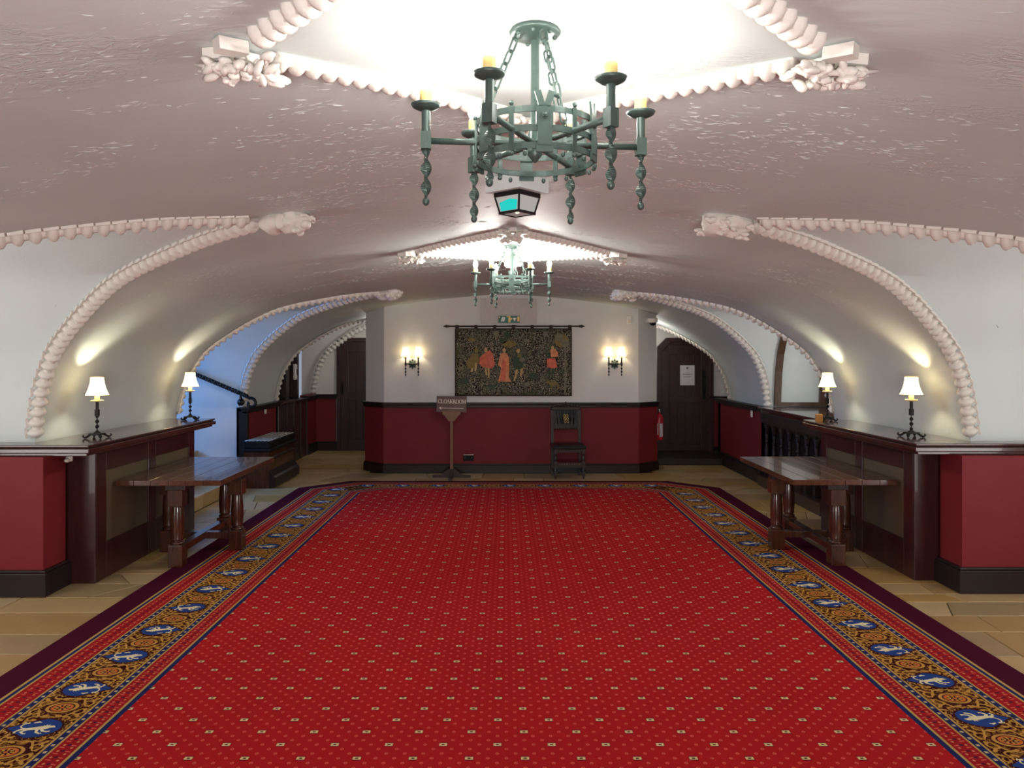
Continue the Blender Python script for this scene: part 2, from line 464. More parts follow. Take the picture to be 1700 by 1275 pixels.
# the block with the tapestry, chamfered corners
BX0, BX1, BY = -1.73, 1.88, 11.28
def block(m): return [(BX0-m*.3, BY-m), (BX1+m*.3, BY-m), (BX1+.31+m, BY+.3-m*.4), (BX1+.31+m, Y1), (BX0-.31-m, Y1), (BX0-.31-m, BY+.3-m*.4)]
mb = MB(); mb.prism(block(0), 0, 2.62); farw = struct(mb.build('wall_far', M['white']))
mb = MB(); mb.prism(block(.012), .12, .93); o = mb.build('red_dado', M['red'], farw)
mb = MB(); mb.prism(block(.055), .975, 1.0); mb.prism(block(.04), .955, .975); mb.prism(block(.03), .925, .955); struct(mb.build('trim_1', M['black'], bevel=.004))
mb = MB(); mb.prism(block(.035), 0, .115); mb.prism(block(.025), .115, .135); struct(mb.build('baseboard_far', M['black'], bevel=.004))
# left end wall with dado, right end wall
mb = MB(); mb.span((-3.6, 14.0, 0), (-2.0, 14.12, 2.7)); we = struct(mb.build('wall_left_end', M['white']))
mb = MB(); mb.span((-3.45, 13.98, .12), (-2.99, 14.01, .93)); mb.build('red_dado', M['red'], we)
RD = 13.2
mb = MB(); mb.span((2.1, RD, 0), (4.2, RD+.12, 2.7)); wr = struct(mb.build('wall_right_end', M['white']))
mb = MB(); mb.span((3.43, RD-.02, .1), (4.1, RD+.01, .93)); mb.build('red_dado', M['red'], wr)
# dado rails and baseboards along the piers
def rail(pts, name, z=1.0, mat='black', out=.06):
    mb = MB()
    for (a, b) in zip(pts, pts[1:]):
        d = Vector((b[0]-a[0], b[1]-a[1], 0)); L = d.length; ang = math.atan2(d.y, d.x)
        c = ((a[0]+b[0])/2, (a[1]+b[1])/2)
        z -= .0015*pts.index(a)
        mb.box((c[0], c[1], z-.012), (L+2*out, out*2, .026), (0, 0, ang))
        mb.box((c[0], c[1], z-.04), (L+1.5*out, out*1.5, .03), (0, 0, ang))
        mb.box((c[0], c[1], z-.065), (L+out, out*1.0, .025), (0, 0, ang))
    return struct(mb.build(name, M[mat], bevel=.004))
def base(pts, name, h=.14, out=.05):
    mb = MB()
    for (a, b) in zip(pts, pts[1:]):
        d = Vector((b[0]-a[0], b[1]-a[1], 0)); L = d.length; ang = math.atan2(d.y, d.x)
        c = ((a[0]+b[0])/2, (a[1]+b[1])/2)
        k = 1-.06*pts.index(a); q = .002*pts.index(a)
        mb.box((c[0], c[1], h/2-q), (L+out*k, out*k, h), (0, 0, ang))
        mb.box((c[0], c[1], h+.01-q), (L+out*.7*k, out*.6*k, .02), (0, 0, ang))
    return struct(mb.build(name, M['black'], bevel=.004))
rail([(-3.34, 10.2), (-3.34, 11.66)], 'trim_2'); rail([(-3.34, 13.35), (-3.34, 13.98), (-2.99, 13.98)], 'trim_3', .99)
rail([(3.34, 10.27), (3.34, 12.5)], 'trim_4'); rail([(3.40, RD-.02), (4.1, RD-.02)], 'trim_5', .99)
base([(-4.85, 5.47), (-3.18, 5.47), (-3.18, 5.76)], 'baseboard_left', .16)
base([(4.85, 5.55), (3.18, 5.55), (3.18, 5.84)], 'baseboard_right', .16)
base([(-3.33, 10.25), (-3.33, 11.66)], 'baseboard_left_pier'); base([(-3.33, 13.36), (-3.33, 13.98), (-2.98, 13.98)], 'baseboard_left_end')
base([(3.32, 10.3), (3.32, 12.5)], 'baseboard_right_pier', .16, .08); base([(3.43, RD-.03), (4.1, RD-.03)], 'baseboard_right_end')
mb = MB(); mb.span((-3.42, 10.17, 0), (-3.31, 10.23, .95)); struct(mb.build('trim_6', M['black'], bevel=.004))

# ------------------------------------------------------------------ floor of stones
mb = MB(); mb.span((-6.8, Y0, -.06), (6.8, 14.2, -.012)); floor = struct(mb.build('floor', M['stone_dark']))
def stones(x0, x1, y0, y1, rowh, wid):
    y = y0
    while y < y1-.05:
        h = min(rowh*R.uniform(.7, 1.3), y1-y)
        if y1-y-h < .12: h = y1-y
        cuts = [x0]; x = x0+R.uniform(.4, 1)*wid
        while x < x1-.22: cuts.append(x); x += wid*R.uniform(.65, 1.35)
        cuts.append(x1)
        sl = [0]+[R.choice((-.22, -.1, 0, .02, .12, .24))*min(1, h/.3) for _ in cuts[1:-1]]+[0]
        for i in range(len(cuts)-1):
            g = .004
            a, b = cuts[i], cuts[i+1]; sa, sb = sl[i], sl[i+1]
            cx, cy = (a+b)/2, y+h/2
            poly = [(a-sa/2+g-cx, y+g-cy), (b-sb/2-g-cx, y+g-cy), (b+sb/2-g-cx, y+h-g-cy), (a+sa/2+g-cx, y+h-g-cy)]
            if abs(poly[1][0]-poly[0][0]) < .05 or abs(poly[2][0]-poly[3][0]) < .05 or poly[1][0] < poly[0][0] or poly[2][0] < poly[3][0]: 
                poly = [(a+g-cx, y+g-cy), (b-g-cx, y+g-cy), (b-g-cx, y+h-g-cy), (a+g-cx, y+h-g-cy)]
            m = MB(); top = R.uniform(-.0015, .0)
            ins = [(p[0]*.985, p[1]*.985) for p in poly]
            n = 4
            vs = [(p[0], p[1], -.02) for p in poly]+[(p[0], p[1], top-.003) for p in poly]+[(p[0], p[1], top) for p in ins]
            fs = [(i2, (i2+1) % n, n+(i2+1) % n, n+i2) for i2 in range(n)]+[(n+i2, n+(i2+1) % n, 2*n+(i2+1) % n, 2*n+i2) for i2 in range(n)]+[(8, 9, 10, 11)]
            m.add(vs, fs); m.build('floor_stone', R.choice(STONES), floor, (cx, cy, 0))
        y += h
stones(-3.75, -2.5, 2.9, 5.45, .34, .75); stones(2.5, 3.85, 2.9, 5.53, .34, .75)
stones(-3.3, -2.42, 5.45, 10.1, .34, .6); stones(2.42, 3.35, 5.53, 10.1, .34, .6)
stones(-3.34, 3.34, 10.1, 11.28, .3, .62); stones(-3.34, -1.95, 11.28, 14.0, .36, .6); stones(2.1, 3.34, 11.28, 13.2, .36, .6)

# ------------------------------------------------------------------ carpet
CX, HW, CY1, CH = .04, 2.63, 10.47, .54     # centre, half width, far edge, corner chamfer
def carpet_mat():
    n = N('carpet_weave'); tc = n.n.new('ShaderNodeTexCoord'); sp = n.n.new('ShaderNodeSeparateXYZ')
    n.t.links.new(tc.outputs['Object'], sp.inputs[0]); x, y = sp.outputs[0], sp.outputs[1]
    m = n.math; ax = m('ABSOLUTE', x)
    dx = m('SUBTRACT', HW, ax); dy = m('MULTIPLY', m('SUBTRACT', CY1, y), 1.34)
    dc = m('MULTIPLY', m('SUBTRACT', HW+CY1-CH, m('ADD', ax, y)), .7071)
    d0 = m('MINIMUM', dx, dy); d = m('MINIMUM', d0, m('ADD', m('MULTIPLY', dc, 1.0), .0))
    isx = m('LESS_THAN', dx, dy)
    s = m('ADD', m('MULTIPLY', isx, y), m('MULTIPLY', m('SUBTRACT', 1., isx), x))
    def band(a, b): return m('MULTIPLY', m('GREATER_THAN', d, a), m('LESS_THAN', d, b))
    def fr(v, p, off=0.): return m('SUBTRACT', m('FRACT', m('ADD', m('DIVIDE', v, p), off)), .5)   # -.5...5
    def cell(u, v, rx, ry): return m('LESS_THAN', m('ADD', m('POWER', m('DIVIDE', u, rx), 2), m('POWER', m('DIVIDE', v, ry), 2)), 1.)
    red, red2 = srgb(192, 36, 38), srgb(172, 29, 33)
    purple, tan, blue, maroon = srgb(74, 18, 42), srgb(196, 160, 92), srgb(34, 44, 92), srgb(62, 18, 20)
    pink, cream, inkc = srgb(226, 104, 88), srgb(236, 206, 150), srgb(44, 30, 40)
    soft = n.noise(n.coord(), 1.3, 3); pile = n.noise(n.coord(), 260, 2)
    col = n.mix(soft, red2, red)
    # field: small rings on a diamond lattice, every third one a square
    P = .0763
    def lattice(p):
        a = m('MULTIPLY', fr(x, p), p); b = m('MULTIPLY', fr(y, p), p)
        a2 = m('MULTIPLY', fr(x, p, .5), p); b2 = m('MULTIPLY', fr(y, p, .5), p)
        return (a, b), (a2, b2)
    for (a, b) in lattice(P):
        ring = m('MULTIPLY', cell(a, b, .0078, .0085), m('SUBTRACT', 1., cell(a, b, .0032, .0032)))
        col = n.mix(m('MULTIPLY', ring, .9), col, pink)
    def boxm(a, b, rx, ry): return m('MULTIPLY', m('LESS_THAN', m('ABSOLUTE', a), rx), m('LESS_THAN', m('ABSOLUTE', b), ry))
    # main lattice with the same phase: cell centres must fall on ring centres
    for o in (0., .5):
        a = m('MULTIPLY', m('SUBTRACT', m('FRACT', m('ADD', m('DIVIDE', m('SUBTRACT', x, P*.5), 3*P), o)), .5), 3*P)
        b = m('MULTIPLY', m('SUBTRACT', m('FRACT', m('ADD', m('DIVIDE', m('SUBTRACT', y, P*.5), 3*P), o)), .5), 3*P)
        col = n.mix(boxm(a, b, .018, .019), col, srgb(112, 26, 46))
        col = n.mix(boxm(a, b, .0165, .0115), col, cream)
        col = n.mix(boxm(a, b, .0062, .0046), col, inkc)
    # border bands
    inb = m('LESS_THAN', d, .835)
    col = n.mix(inb, col, maroon)
    u = m('MULTIPLY', fr(s, .052), .052); u2 = m('MULTIPLY', fr(s, .052, .5), .052)
    def guard(a, b):
        nonlocal col
        mid = (a+b)/2; col = n.mix(band(a, b), col, n.mix(soft, srgb(150, 26, 34), srgb(176, 36, 38)))
        v = m('SUBTRACT', d, mid); bb = band(a, b)
        v1 = m('SUBTRACT', v, (b-a)*.24); v2 = m('ADD', v, (b-a)*.24)
        sk = m('MULTIPLY', v, .25)
        col = n.mix(m('MULTIPLY', bb, cell(m('ADD', u, sk), v1, .004, .014)), col, pink)
        col = n.mix(m('MULTIPLY', bb, cell(m('ADD', u2, sk), v2, .004, .014)), col, pink)
        col = n.mix(m('MULTIPLY', bb, cell(u2, v1, .007, .006)), col, srgb(220, 140, 104))
        col = n.mix(m('MULTIPLY', bb, cell(u, v2, .007, .006)), col, srgb(220, 140, 104))
        col = n.mix(m('MULTIPLY', bb, cell(u, v, .008, .010)), col, srgb(84, 30, 60))
    def dash(a, b):
        nonlocal col
        col = n.mix(band(a, b), col, blue)
        w = m('GREATER_THAN', m('FRACT', m('DIVIDE', s, .06)), .72)
        col = n.mix(m('MULTIPLY', band(a+.008, b-.008), w), col, srgb(206, 190, 150))
    def line(a, b, c):
        nonlocal col
        col = n.mix(band(a, b), col, c)
    line(-1, .17, n.mix(soft, dark(purple, .85), dark(purple, 1.1)))
    line(.17, .186, tan); line(.186, .206, blue); line(.206, .218, tan)
    guard(.218, .335); line(.335, .345, tan); dash(.345, .375); line(.375, .386, tan)
    line(.386, .655, n.mix(n.ramp(n.noise(n.coord(), 42, 2, .5, 1.), [(.5, (0, 0, 0)), (.56, (1, 1, 1))]), maroon, srgb(150, 104, 48)))
    line(.655, .666, tan); dash(.666, .696); line(.696, .706, tan); guard(.706, .795)
    line(.795, .808, tan); line(.808, .835, blue)
    col = n.mix(m('MULTIPLY', pile, .3), col, srgb(30, 8, 10))
    n.bump(pile, .35, .004)
    return n.done(col, 1., 0, .04)
M['carpet'] = carpet_mat()
mb = MB()
mb.prism([(-HW, -3.6), (HW, -3.6), (HW, CY1-CH), (HW-CH, CY1), (-HW+CH, CY1), (-HW, CY1-CH)], 0, .012)
carpet = mb.build('carpet', M['carpet'], None, (CX, 0, 0))
tag(carpet, 'long red patterned carpet with gold and blue lion border covering the middle of the hall', 'carpet')
CT = .0124
# medallion, rosette and scrollwork tiles: u across the border, v along it
def arc(cx, cy, r0, r1, a0, a1, n=14): return [(cx+(r0+(r1-r0)*k/n)*math.cos(a0+(a1-a0)*k/n), cy+(r0+(r1-r0)*k/n)*math.sin(a0+(a1-a0)*k/n)) for k in range(n+1)]
def teardrop(k=1.):
    pts = []
    for i in range(28):
        a = 2*PI*i/28; r = 1+.0*math.cos(a)
        u = .118*math.cos(a); v = .098*math.sin(a)*(1-.78*max(0, -math.cos(a)))
        if math.cos(a) < 0: u *= 1.18
        pts.append((u*k, v*k))
    return pts
med = MB()
td = teardrop(); 
med.add([(p[0], p[1], .0) for p in teardrop(1.17)], [tuple(range(28))], 0)
med.add([(p[0], p[1], .0004) for p in td], [tuple(range(28))], 1)
for i in range(24):                                      # dashes round the edge
    a = 2*PI*i/24; p = teardrop(1.125)[int(i*28/24)]
    if p[0] < .02 and i % 2: continue
    med.disc(p, .005, .003, .0006, a, 6, 3)
Z = .0009                                                # the lion, rampant, head towards +u
def L(pts, w): med.ribbon(pts, w, Z, 2)
L([(-.045, -.012), (-.02, -.008), (.01, .0), (.035, .006)], [.02, .028, .034, .036])
med.disc((.045, .01), .022, .021, Z, 0, 10, 2); med.disc((.068, .016), .016, .012, Z, .3, 8, 2); med.disc((.082, .012), .009, .005, Z, 0, 6, 2)
for k in range(7): med.add([(.045+.019*math.cos(1.2+k*.5), .01+.019*math.sin(1.2+k*.5), Z), (.045+.033*math.cos(1.35+k*.5), .01+.033*math.sin(1.35+k*.5), Z), (.045+.019*math.cos(1.6+k*.5), .01+.019*math.sin(1.6+k*.5), Z)], [(0, 1, 2)], 2)
L([(.03, -.005), (.05, -.03), (.072, -.036), (.085, -.03)], [.016, .013, .011, .014])
L([(.015, -.012), (.025, -.042), (.048, -.056), (.056, -.05)], [.016, .013, .010, .014])
L([(-.035, -.015), (-.05, -.04), (-.03, -.058), (-.018, -.056)], [.022, .016, .010, .014])
L([(-.045, -.008), (-.068, -.018), (-.082, -.04), (-.072, -.052)], [.024, .016, .010, .014])
L(arc(-.055, .032, .036, .02, -1.6, -4.6, 12), [.008]*10+[.012, .016, .01])
L([(-.04, .055), (-.02, .066), (-.005, .06)], [.008, .016, .004]); L([(-.066, .046), (-.082, .056), (-.09, .044)], [.006, .012, .004])
MED = med.mesh('lion_medallion', [plain('medallion_outline', srgb(60, 16, 20), .9, 0, .1), plain('medallion_blue', srgb(34, 62, 128), .9, 0, .1), plain('medallion_cream', srgb(226, 214, 172), .9, 0, .1), M['gold']])
ros = MB()
orange = plain('rosette_orange', srgb(196, 104, 50), .9, 0, .1); gold2 = plain('border_gold', srgb(190, 142, 66), .9, 0, .1)
def ringp(r0, r1, z, mi, ky=.78):
    vs = []
    for k in range(20):
        a = 2*PI*k/20; vs += [(r0*math.cos(a), r0*ky*math.sin(a), z), (r1*math.cos(a), r1*ky*math.sin(a), z)]
    ros.add(vs, [(2*k, 2*k+1, (2*k+3) % 40, (2*k+2) % 40) for k in range(20)], mi)
ros.disc((0, 0), .082, .064, .0002, 0, 20, 2); ringp(.058, .074, .0005, 0); ringp(.036, .050, .0005, 1)
for k in range(8): ros.disc((.027*math.cos(k*PI/4), .021*math.sin(k*PI/4)), .011, .006, .0006, k*PI/4, 6, 0)
ros.disc((0, 0), .010, .008, .0008, 0, 8, 1)
ROS = ros.mesh('border_rosette', [gold2, orange, plain('border_maroon', srgb(62, 18, 20), .9, 0, .1)])
scr = MB()
def leaf(c, l, w, rot):
    pts = [(-l/2, 0), (-l/4, w*.5), (0, w*.32), (l/6, w*.55), (l/2, 0), (l/6, -w*.5), (0, -w*.3), (-l/4, -w*.5)]
    cs, sn = math.cos(rot), math.sin(rot)
    vs = [(c[0]+p[0]*cs-p[1]*sn, c[1]+p[0]*sn+p[1]*cs, .0005) for p in pts]+[(c[0], c[1], .0005)]
    scr.add(vs, [(i, (i+1) % 8, 8) for i in range(8)], 0)
for su in (-1, 1):
    for sv in (-1, 1):
        T = lambda pts: [(su*p[0], sv*p[1]) for p in pts]
        scr.ribbon(T(arc(.095, .046, .034, .010, -1.4, 4.6, 16)), [.010]*12+[.013]*5, .0004)
        scr.ribbon(T([(.10, .012), (.06, .088), (.02, .10), (-.01, .092)]), [.006, .012, .010, .004], .0004)
        scr.ribbon(T(arc(.075, .118, .026, .008, -2.4, 3.2, 12)), .009, .0004)
        scr.ribbon(T(arc(.112, .165, .022, .007, -1.2, 3.9, 10)), .008, .0004)
        for (c, l, w, r) in [((.115, .085), .045, .02, .9), ((.05, .135), .05, .022, 2.4), ((.03, .085), .04, .018, .3), ((.12, .125), .04, .018, -.6),
                             ((.085, .15), .04, .016, 1.7), ((.122, .19), .03, .016, 1.2), ((.118, .02), .03, .014, 1.5)]:
            leaf((su*c[0], sv*c[1]), l, w, r*su*sv if su*sv > 0 else PI-r)
SCR = scr.mesh('border_scrollwork', [gold2])
def border_piece(me, name, u, v, rz):
    o = link(name, me, carpet, (u, v, CT+(.0012 if me is MED else 0))); o.scale = (.9, .9, 1) if me is MED else (1, 1, 1); o.rotation_euler = (0, 0, rz); return o
UD = HW-.52
for side, ph in ((-1, 3.50), (1, 3.60)):
    k = -2; i = 0
    while True:
        v = ph+.42*k
        if v > CY1-.62: break
        border_piece(MED, 'lion_medallion', side*UD, v, PI if (k % 2) ^ (side > 0) else 0)
        if v+.21 < CY1-.7: border_piece(ROS, 'border_rosette', side*UD, v+.21, 0); border_piece(SCR, 'border_scrollwork', side*UD, v+.21, 0)
        k += 1
VD = CY1-.52/1.34
for k in range(-4, 5):
    border_piece(MED, 'lion_medallion', k*.45, VD, PI/2).scale = (.68, .9, 1)
    if k < 4:
        border_piece(ROS, 'border_rosette', k*.45+.225, VD, PI/2).scale = (.74, 1, 1); border_piece(SCR, 'border_scrollwork', k*.45+.225, VD, PI/2).scale = (.74, 1, 1)

# ------------------------------------------------------------------ rope mouldings along the groins
def bead_mesh(name, l, w, h, tab=True):
    b = MB(); seg, rings = 9, 6
    vs = []; fs = []
    for i in range(rings+1):               # a leaf-shaped scale: blunt at one end, swelling, overlapping the next
        t = i/rings; a = t*PI
        r = math.sin(a)**.75
        px = -l*.62+l*1.24*t
        for k in range(seg):
            th = PI*k/(seg-1)
            vs.append((px+.12*l*math.sin(th), w*r*math.cos(th), -.25*h+h*(r*.9+.1)*math.sin(th)*(1.15-.35*t)))
    for i in range(rings):
        for k in range(seg-1): a = i*seg+k; fs.append((a, a+1, a+seg+1, a+seg))
    b.add(vs, fs, 0, True)
    if tab: b.box((0, w*1.03, -h*.14), (l*.95, w*.26, h*.26))
    return b.mesh(name, [M['carved']])
BEAD = bead_mesh('bead', .070, .058, .070); BEADR = bead_mesh('bead', .054, .044, .052)
def resample(pts, step):
    L = [0]
    for a, b in zip(pts, pts[1:]): L.append(L[-1]+(b-a).length)
    n = max(2, int(L[-1]/step)); out = []; j = 0
    for k in range(n):
        t = L[-1]*(k+.5)/n
        while j < len(L)-2 and L[j+1] < t: j += 1
        out.append((pts[j].lerp(pts[j+1], (t-L[j])/max(L[j+1]-L[j], 1e-9)), (pts[j+1]-pts[j]).normalized()))
    return out
TR = [7]
def rope(pts, nrm, step=.076, me=None, slant=.16, flip=1, start=.0):
    """one moulding: a fillet strip and a run of carved scales; nrm(p) gives the direction it stands off"""
    me = me or BEAD
    fl = MB(); fl.tube([p+nrm(p)*.004 for p in pts], .03, 6)
    root = struct(fl.build('trim_%d' % TR[0], M['carved'])); TR[0] += 1
    for p, t in resample(pts, step):
        n = nrm(p); n = (n-t*n.dot(t)).normalized(); b = n.cross(t); flip = 1 if b.y < 0 else -1
        m = Matrix((t, b*flip, n)).transposed().to_4x4()
        o = bpy.data.objects.new('bead', me); COL.objects.link(o); o.parent = root
        o.matrix_local = Matrix.Translation(p+n*.004) @ m @ Matrix.Rotation(slant*flip, 4, 'Z')
    return root
def gnorm(side, bay, which):
    xa, c, wn, wf, xo = bay; w = wn if which < 0 else wf
    def f(p):
        x = abs(p.x); h = .02
        nv = PN(p.x)
        s = -nv.x/nv.z*side if abs(nv.z) > 1e-3 else 0
        dz = nv.x*side                      # slope info: web falls towards the springing
        nw = Vector((0, nv.x*side*which*(-1)*(-1), nv.z)); nw = Vector((0, -which*abs(nv.x), nv.z)).normalized()
        return (nv+nw).normalized()
    return f
for side in (-1, 1):
    for i, b in enumerate(BAYS[side]):
        for wh in (-1, 1):
            if b[3] is None and wh == 1: continue
            g = [p for p in groin(side, b, wh) if abs(p.x) > b[0]+(.05 if i < 2 else .5) and p.z >= (1.04 if i < 1 or (i == 1 and wh < 0) else 1.0)]
            rope(g, gnorm(side, b, wh), .074 if i < 2 else .078, flip=side*wh)
arcp = [Vector((-x, 13.93, z)) for x, z in PROF if x > 2.0 and z >= 1.0]
rope(arcp, lambda p: Vector((.25, -1, -.3)).normalized(), .078)

# carved bosses where the ropes meet
def rough(mb, amp, freq, seed):
    out = []
    for p in mb.v:
        v = Vector(p); q = Vector((v.x*freq*.5+seed, v.y*freq, v.z*freq))
        k = mnoise.noise(q)+.5*abs(mnoise.noise(q*2.3)); out.append(tuple(v+v.normalized()*amp*k))
    mb.v = out
def boss(name, label, loc, side, kind):
    t = thing(name, label, 'plaster boss', loc, 0, 'carved plaster bosses')
    t.rotation_euler = (0, side*.17, 0)
    rr = random.Random(kind)
    body = MB(); s = -side                      # nose points to the room centre
    body.ball((0, 0, -.01), (.125, .075, .055), 30, 20); body.ball((s*.065, 0, -.02), (.08, .08, .072), 30, 20)
    for k in range(12):
        a = rr.uniform(-1, 1); body.ball((-s*.02+.03*rr.uniform(-1, 1), .062*a, -.03+.02*abs(a)), (.07, .012, .022), 8, 5, mat=Matrix.Rotation(a*.5*s, 4, 'Z'))
    t.scale = (1, 1.15, 1.15)
    rough(body, .026, 24, kind)
    body.build('carved_body', M['carved'], t)
    fc = MB()
    if kind % 2:
        fc.ball((s*.135, 0, -.05), (.035, .045, .028), 8, 6)
        for q in (-1, 1):
            fc.ball((s*.09, q*.045, -.078), (.022, .018, .016), 8, 5); fc.ball((s*.02, q*.078, -.03), (.03, .02, .04), 8, 5)
            fc.tube(arc3((s*.14, q*.03, -.045), .035, 0, 2.6), .009, 6)
        fc.box((s*.155, 0, -.03), (.07, .055, .02))
    else:
        for k in range(34):
            a = rr.uniform(0, PI); x = rr.uniform(-.12, .15); q = 1 if x < .02 else 1.2
            fc.ball((s*x, .068*q*math.cos(a), -.012-.062*q*math.sin(a)), (.03, .014, .012), 7, 5, mat=Matrix.Rotation(rr.uniform(-.9, .9), 4, 'Z') @ Matrix.Rotation(rr.uniform(-.4, .4), 4, 'Y'))
    fc.build('carved_face' if kind % 2 else 'carved_leaves', M['carved'], t)
    return t
def arc3(c, r, a0, a1, n=8): return [(c[0]+r*math.cos(a0+(a1-a0)*k/n), c[1], c[2]+r*math.sin(a0+(a1-a0)*k/n)) for k in range(n+1)]
boss('ceiling_boss', 'carved plaster lion-like head boss at the tip of the near left arch', (-1.25, 4.38, PZ(1.25)-.01), -1, 3)
boss('ceiling_boss', 'carved plaster leafy boss at the tip of the near right arch', (1.25, 4.43, PZ(1.25)-.01), 1, 4)
boss('ceiling_boss', 'carved plaster beaked head boss at the tip of the blue-lit stair arch', (-1.38, 9.18, PZ(1.38)-.01), -1, 5)
boss('ceiling_boss', 'carved plaster leafy boss at the tip of the far right servery arch', (1.38, 9.2, PZ(1.38)-.01), 1, 6)

# diamond rosettes round the chandeliers
fol = MB(); rr = random.Random(3)
for k in range(52):
    x = rr.uniform(-.04, .15); w = .075*(1-x/.2)
    fol.ball((x, rr.uniform(-1, 1)*w, -.04-rr.random()*.035), (.02+.01*rr.random(), .011, .012), 7, 5, mat=Matrix.Rotation(rr.uniform(0, 3), 4, 'Z') @ Matrix.Rotation(rr.uniform(-.6, .6), 4, 'Y'))
for q in (-1, 1):
    fol.tube([(.02, q*.01, -.05), (.1, q*.03, -.055), (.17, q*.02, -.04)], [.009, .007, .004], 6)
rough(fol, .01, 40, 2)
FOL = fol.mesh('foliage', [M['carved']])
blk = MB()
for q in (-1, 1): blk.box((.055, q*.06, -.018), (.08, .04, .034), (0, 0, q*.75))
blk.box((.11, 0, -.012), (.07, .045, .03)); BLK = blk.mesh('corner_block', [M['carved']])
def rosette(label, cx, cy, hx, hy):
    root = thing('ceiling_rosette', label, 'ceiling moulding', (cx, cy, 0), 0, 'diamond plaster mouldings on the ceiling')
    cs = [(hx, 0), (0, hy), (-hx, 0), (0, -hy)]
    for i in range(4):
        a, b = cs[i], cs[(i+1) % 4]
        P = []
        for k in range(25):
            u = .09+.82*k/24; x = a[0]+(b[0]-a[0])*u; y = a[1]+(b[1]-a[1])*u
            P.append(Vector((x, y, PZ(x+cx)-.004)))
        fl = MB(); fl.tube(P, .028, 6); fl.build('fillet', M['carved'], root)
        outw = Vector((a[0]+b[0], a[1]+b[1], 0)).normalized()
        for p, t in resample(P, .052):
            n = (Vector((0, 0, -1))+outw*.35); n = (n-t*n.dot(t)).normalized(); bb = n.cross(t)
            o = bpy.data.objects.new('bead', BEADR); COL.objects.link(o); o.parent = root
            o.matrix_local = Matrix.Translation(p+n*.006) @ Matrix((t, bb, n)).transposed().to_4x4()
        ang = math.atan2(a[1], a[0]); z = PZ(a[0]+cx)
        tilt = -.09*(1 if a[0] > 0 else -1) if a[0] else 0
        for me, nm in ((FOL, 'foliage'), (BLK, 'corner_block')):
            o = link(nm, me, root, (a[0]*.93, a[1]*.93, z-.0)); o.rotation_euler = (0, .09 if a[0] else 0, ang)
    return root
CH1 = (.078, 2.14); CH2 = (.05, 6.3)
rosette('large diamond moulding of plaster scales around the near chandelier', CH1[0], CH1[1], .80, .76)
rosette('diamond moulding of plaster scales around the far chandelier', CH2[0], CH2[1], .82, .80)

# ------------------------------------------------------------------ chandeliers
def twisted(mb, x, y, z1, z0, w, turns=1.5, mi=0, ball=True):
    n = 26; vs = []; fs = []
    for i in range(n+1):
        t = i/n; a = turns*2*PI*t; sc = w*(.6+.4*math.sin(PI*min(1, t))**.5)
        for k in range(4):
            th = a+k*PI/2; r = sc*(1 if k % 2 == 0 else .34)
            vs.append((x+r*math.cos(th), y+r*math.sin(th), z1+(z0-z1)*t))
    for i in range(n):
        for k in range(4): fs.append((i*4+k, i*4+(k+1) % 4, i*4+4+(k+1) % 4, i*4+4+k))
    fs += [(0, 1, 2, 3), (n*4, n*4+1, n*4+2, n*4+3)]
    mb.add(vs, fs, mi, False)
    if ball: mb.ball((x, y, z0-.006), (w*.62, w*.62, w*.75), 8, 6, mi)
def bandring(mb, z, r, h, th=.004, seg=36):
    mb.lathe([(r, z-h/2), (r+th, z-h/2), (r+th, z+h/2), (r, z+h/2), (r, z-h/2)], seg=seg, smooth=False, cap=False)
arm_m = MB(); arm_m.tube([(.0, 0, 0), (.28, 0, 0)], .0085, 10); 
blk_m = MB(); blk_m.box((.292, 0, 0), (.027, .027, .046)); blk_m.lathe([(.0115, .02), (.0115, .085)], (.292, 0, 0), 12)
pan_m = MB(); pan_m.lathe([(.008, .079), (.022, .082), (.036, .089), (.040, .096), (.038, .097), (.022, .089), (.008, .088)], (.292, 0, 0), 18)
can_m = MB(); can_m.lathe([(.016, .088), (.0172, .09), (.0168, .131), (.015, .134), (.011, .134)], (.292, 0, 0), 14)
bul_m = MB(); bul_m.lathe([(.009, .132), (.0115, .138), (.0175, .152), (.0185, .161), (.015, .175), (.008, .186), (.002, .194)], (.292, 0, 0), 12)
drp_m = MB(); twisted(drp_m, .292, 0, -.022, -.155, .0155, 1.3)
lnk_m = MB(); lnk_m.tube([(.0095*math.cos(a)*1.0, 0, .0125*math.sin(a)+(.009 if math.sin(a) > 0 else -.009)) for a in [2*PI*k/14 for k in range(14)]], .0031, 6, closed=True)
plt_m = MB()
plt_m.box((.163, 0, .028), (.006, .043, .05)); plt_m.box((.166, 0, -.02), (.005, .036, .05)); plt_m.box((.163, -.012, .07), (.006, .016, .04), (.3, 0, 0)); plt_m.box((.163, .012, .07), (.006, .016, .04), (-.3, 0, 0))
plt_m.box((.169, 0, .03), (.004, .014, .012)); plt_m.box((.164, 0, -.052), (.006, .043, .022)); plt_m.ball((.168, 0, .03), .006, 8, 5)
str_m = MB(); str_m.box((.160, 0, .0), (.005, .013, .115)); str_m.ball((.161, 0, .064), .007, 8, 5); str_m.ball((.161, 0, -.062), .007, 8, 5)
stu_m = MB(); stu_m.ball((.160, 0, -.064), (.006, .006, .008), 8, 5)
DM = {k: v.mesh(n, [m]) for k, v, n, m in (('arm', arm_m, 'arm', M['verdi']), ('blk', blk_m, 'socket_block', M['verdi']), ('pan', pan_m, 'drip_pan', M['verdi']),
     ('can', can_m, 'candle', M['candle']), ('bul', bul_m, 'bulb', M['bulb']), ('drp', drp_m, 'twisted_drop', M['verdi']), ('lnk', lnk_m, 'chain_link', M['verdi']),
     ('plt', plt_m, 'shield_plate', M['verdi']), ('str', str_m, 'strap', M['verdi']), ('stu', stu_m, 'stud', M['verdi']))}
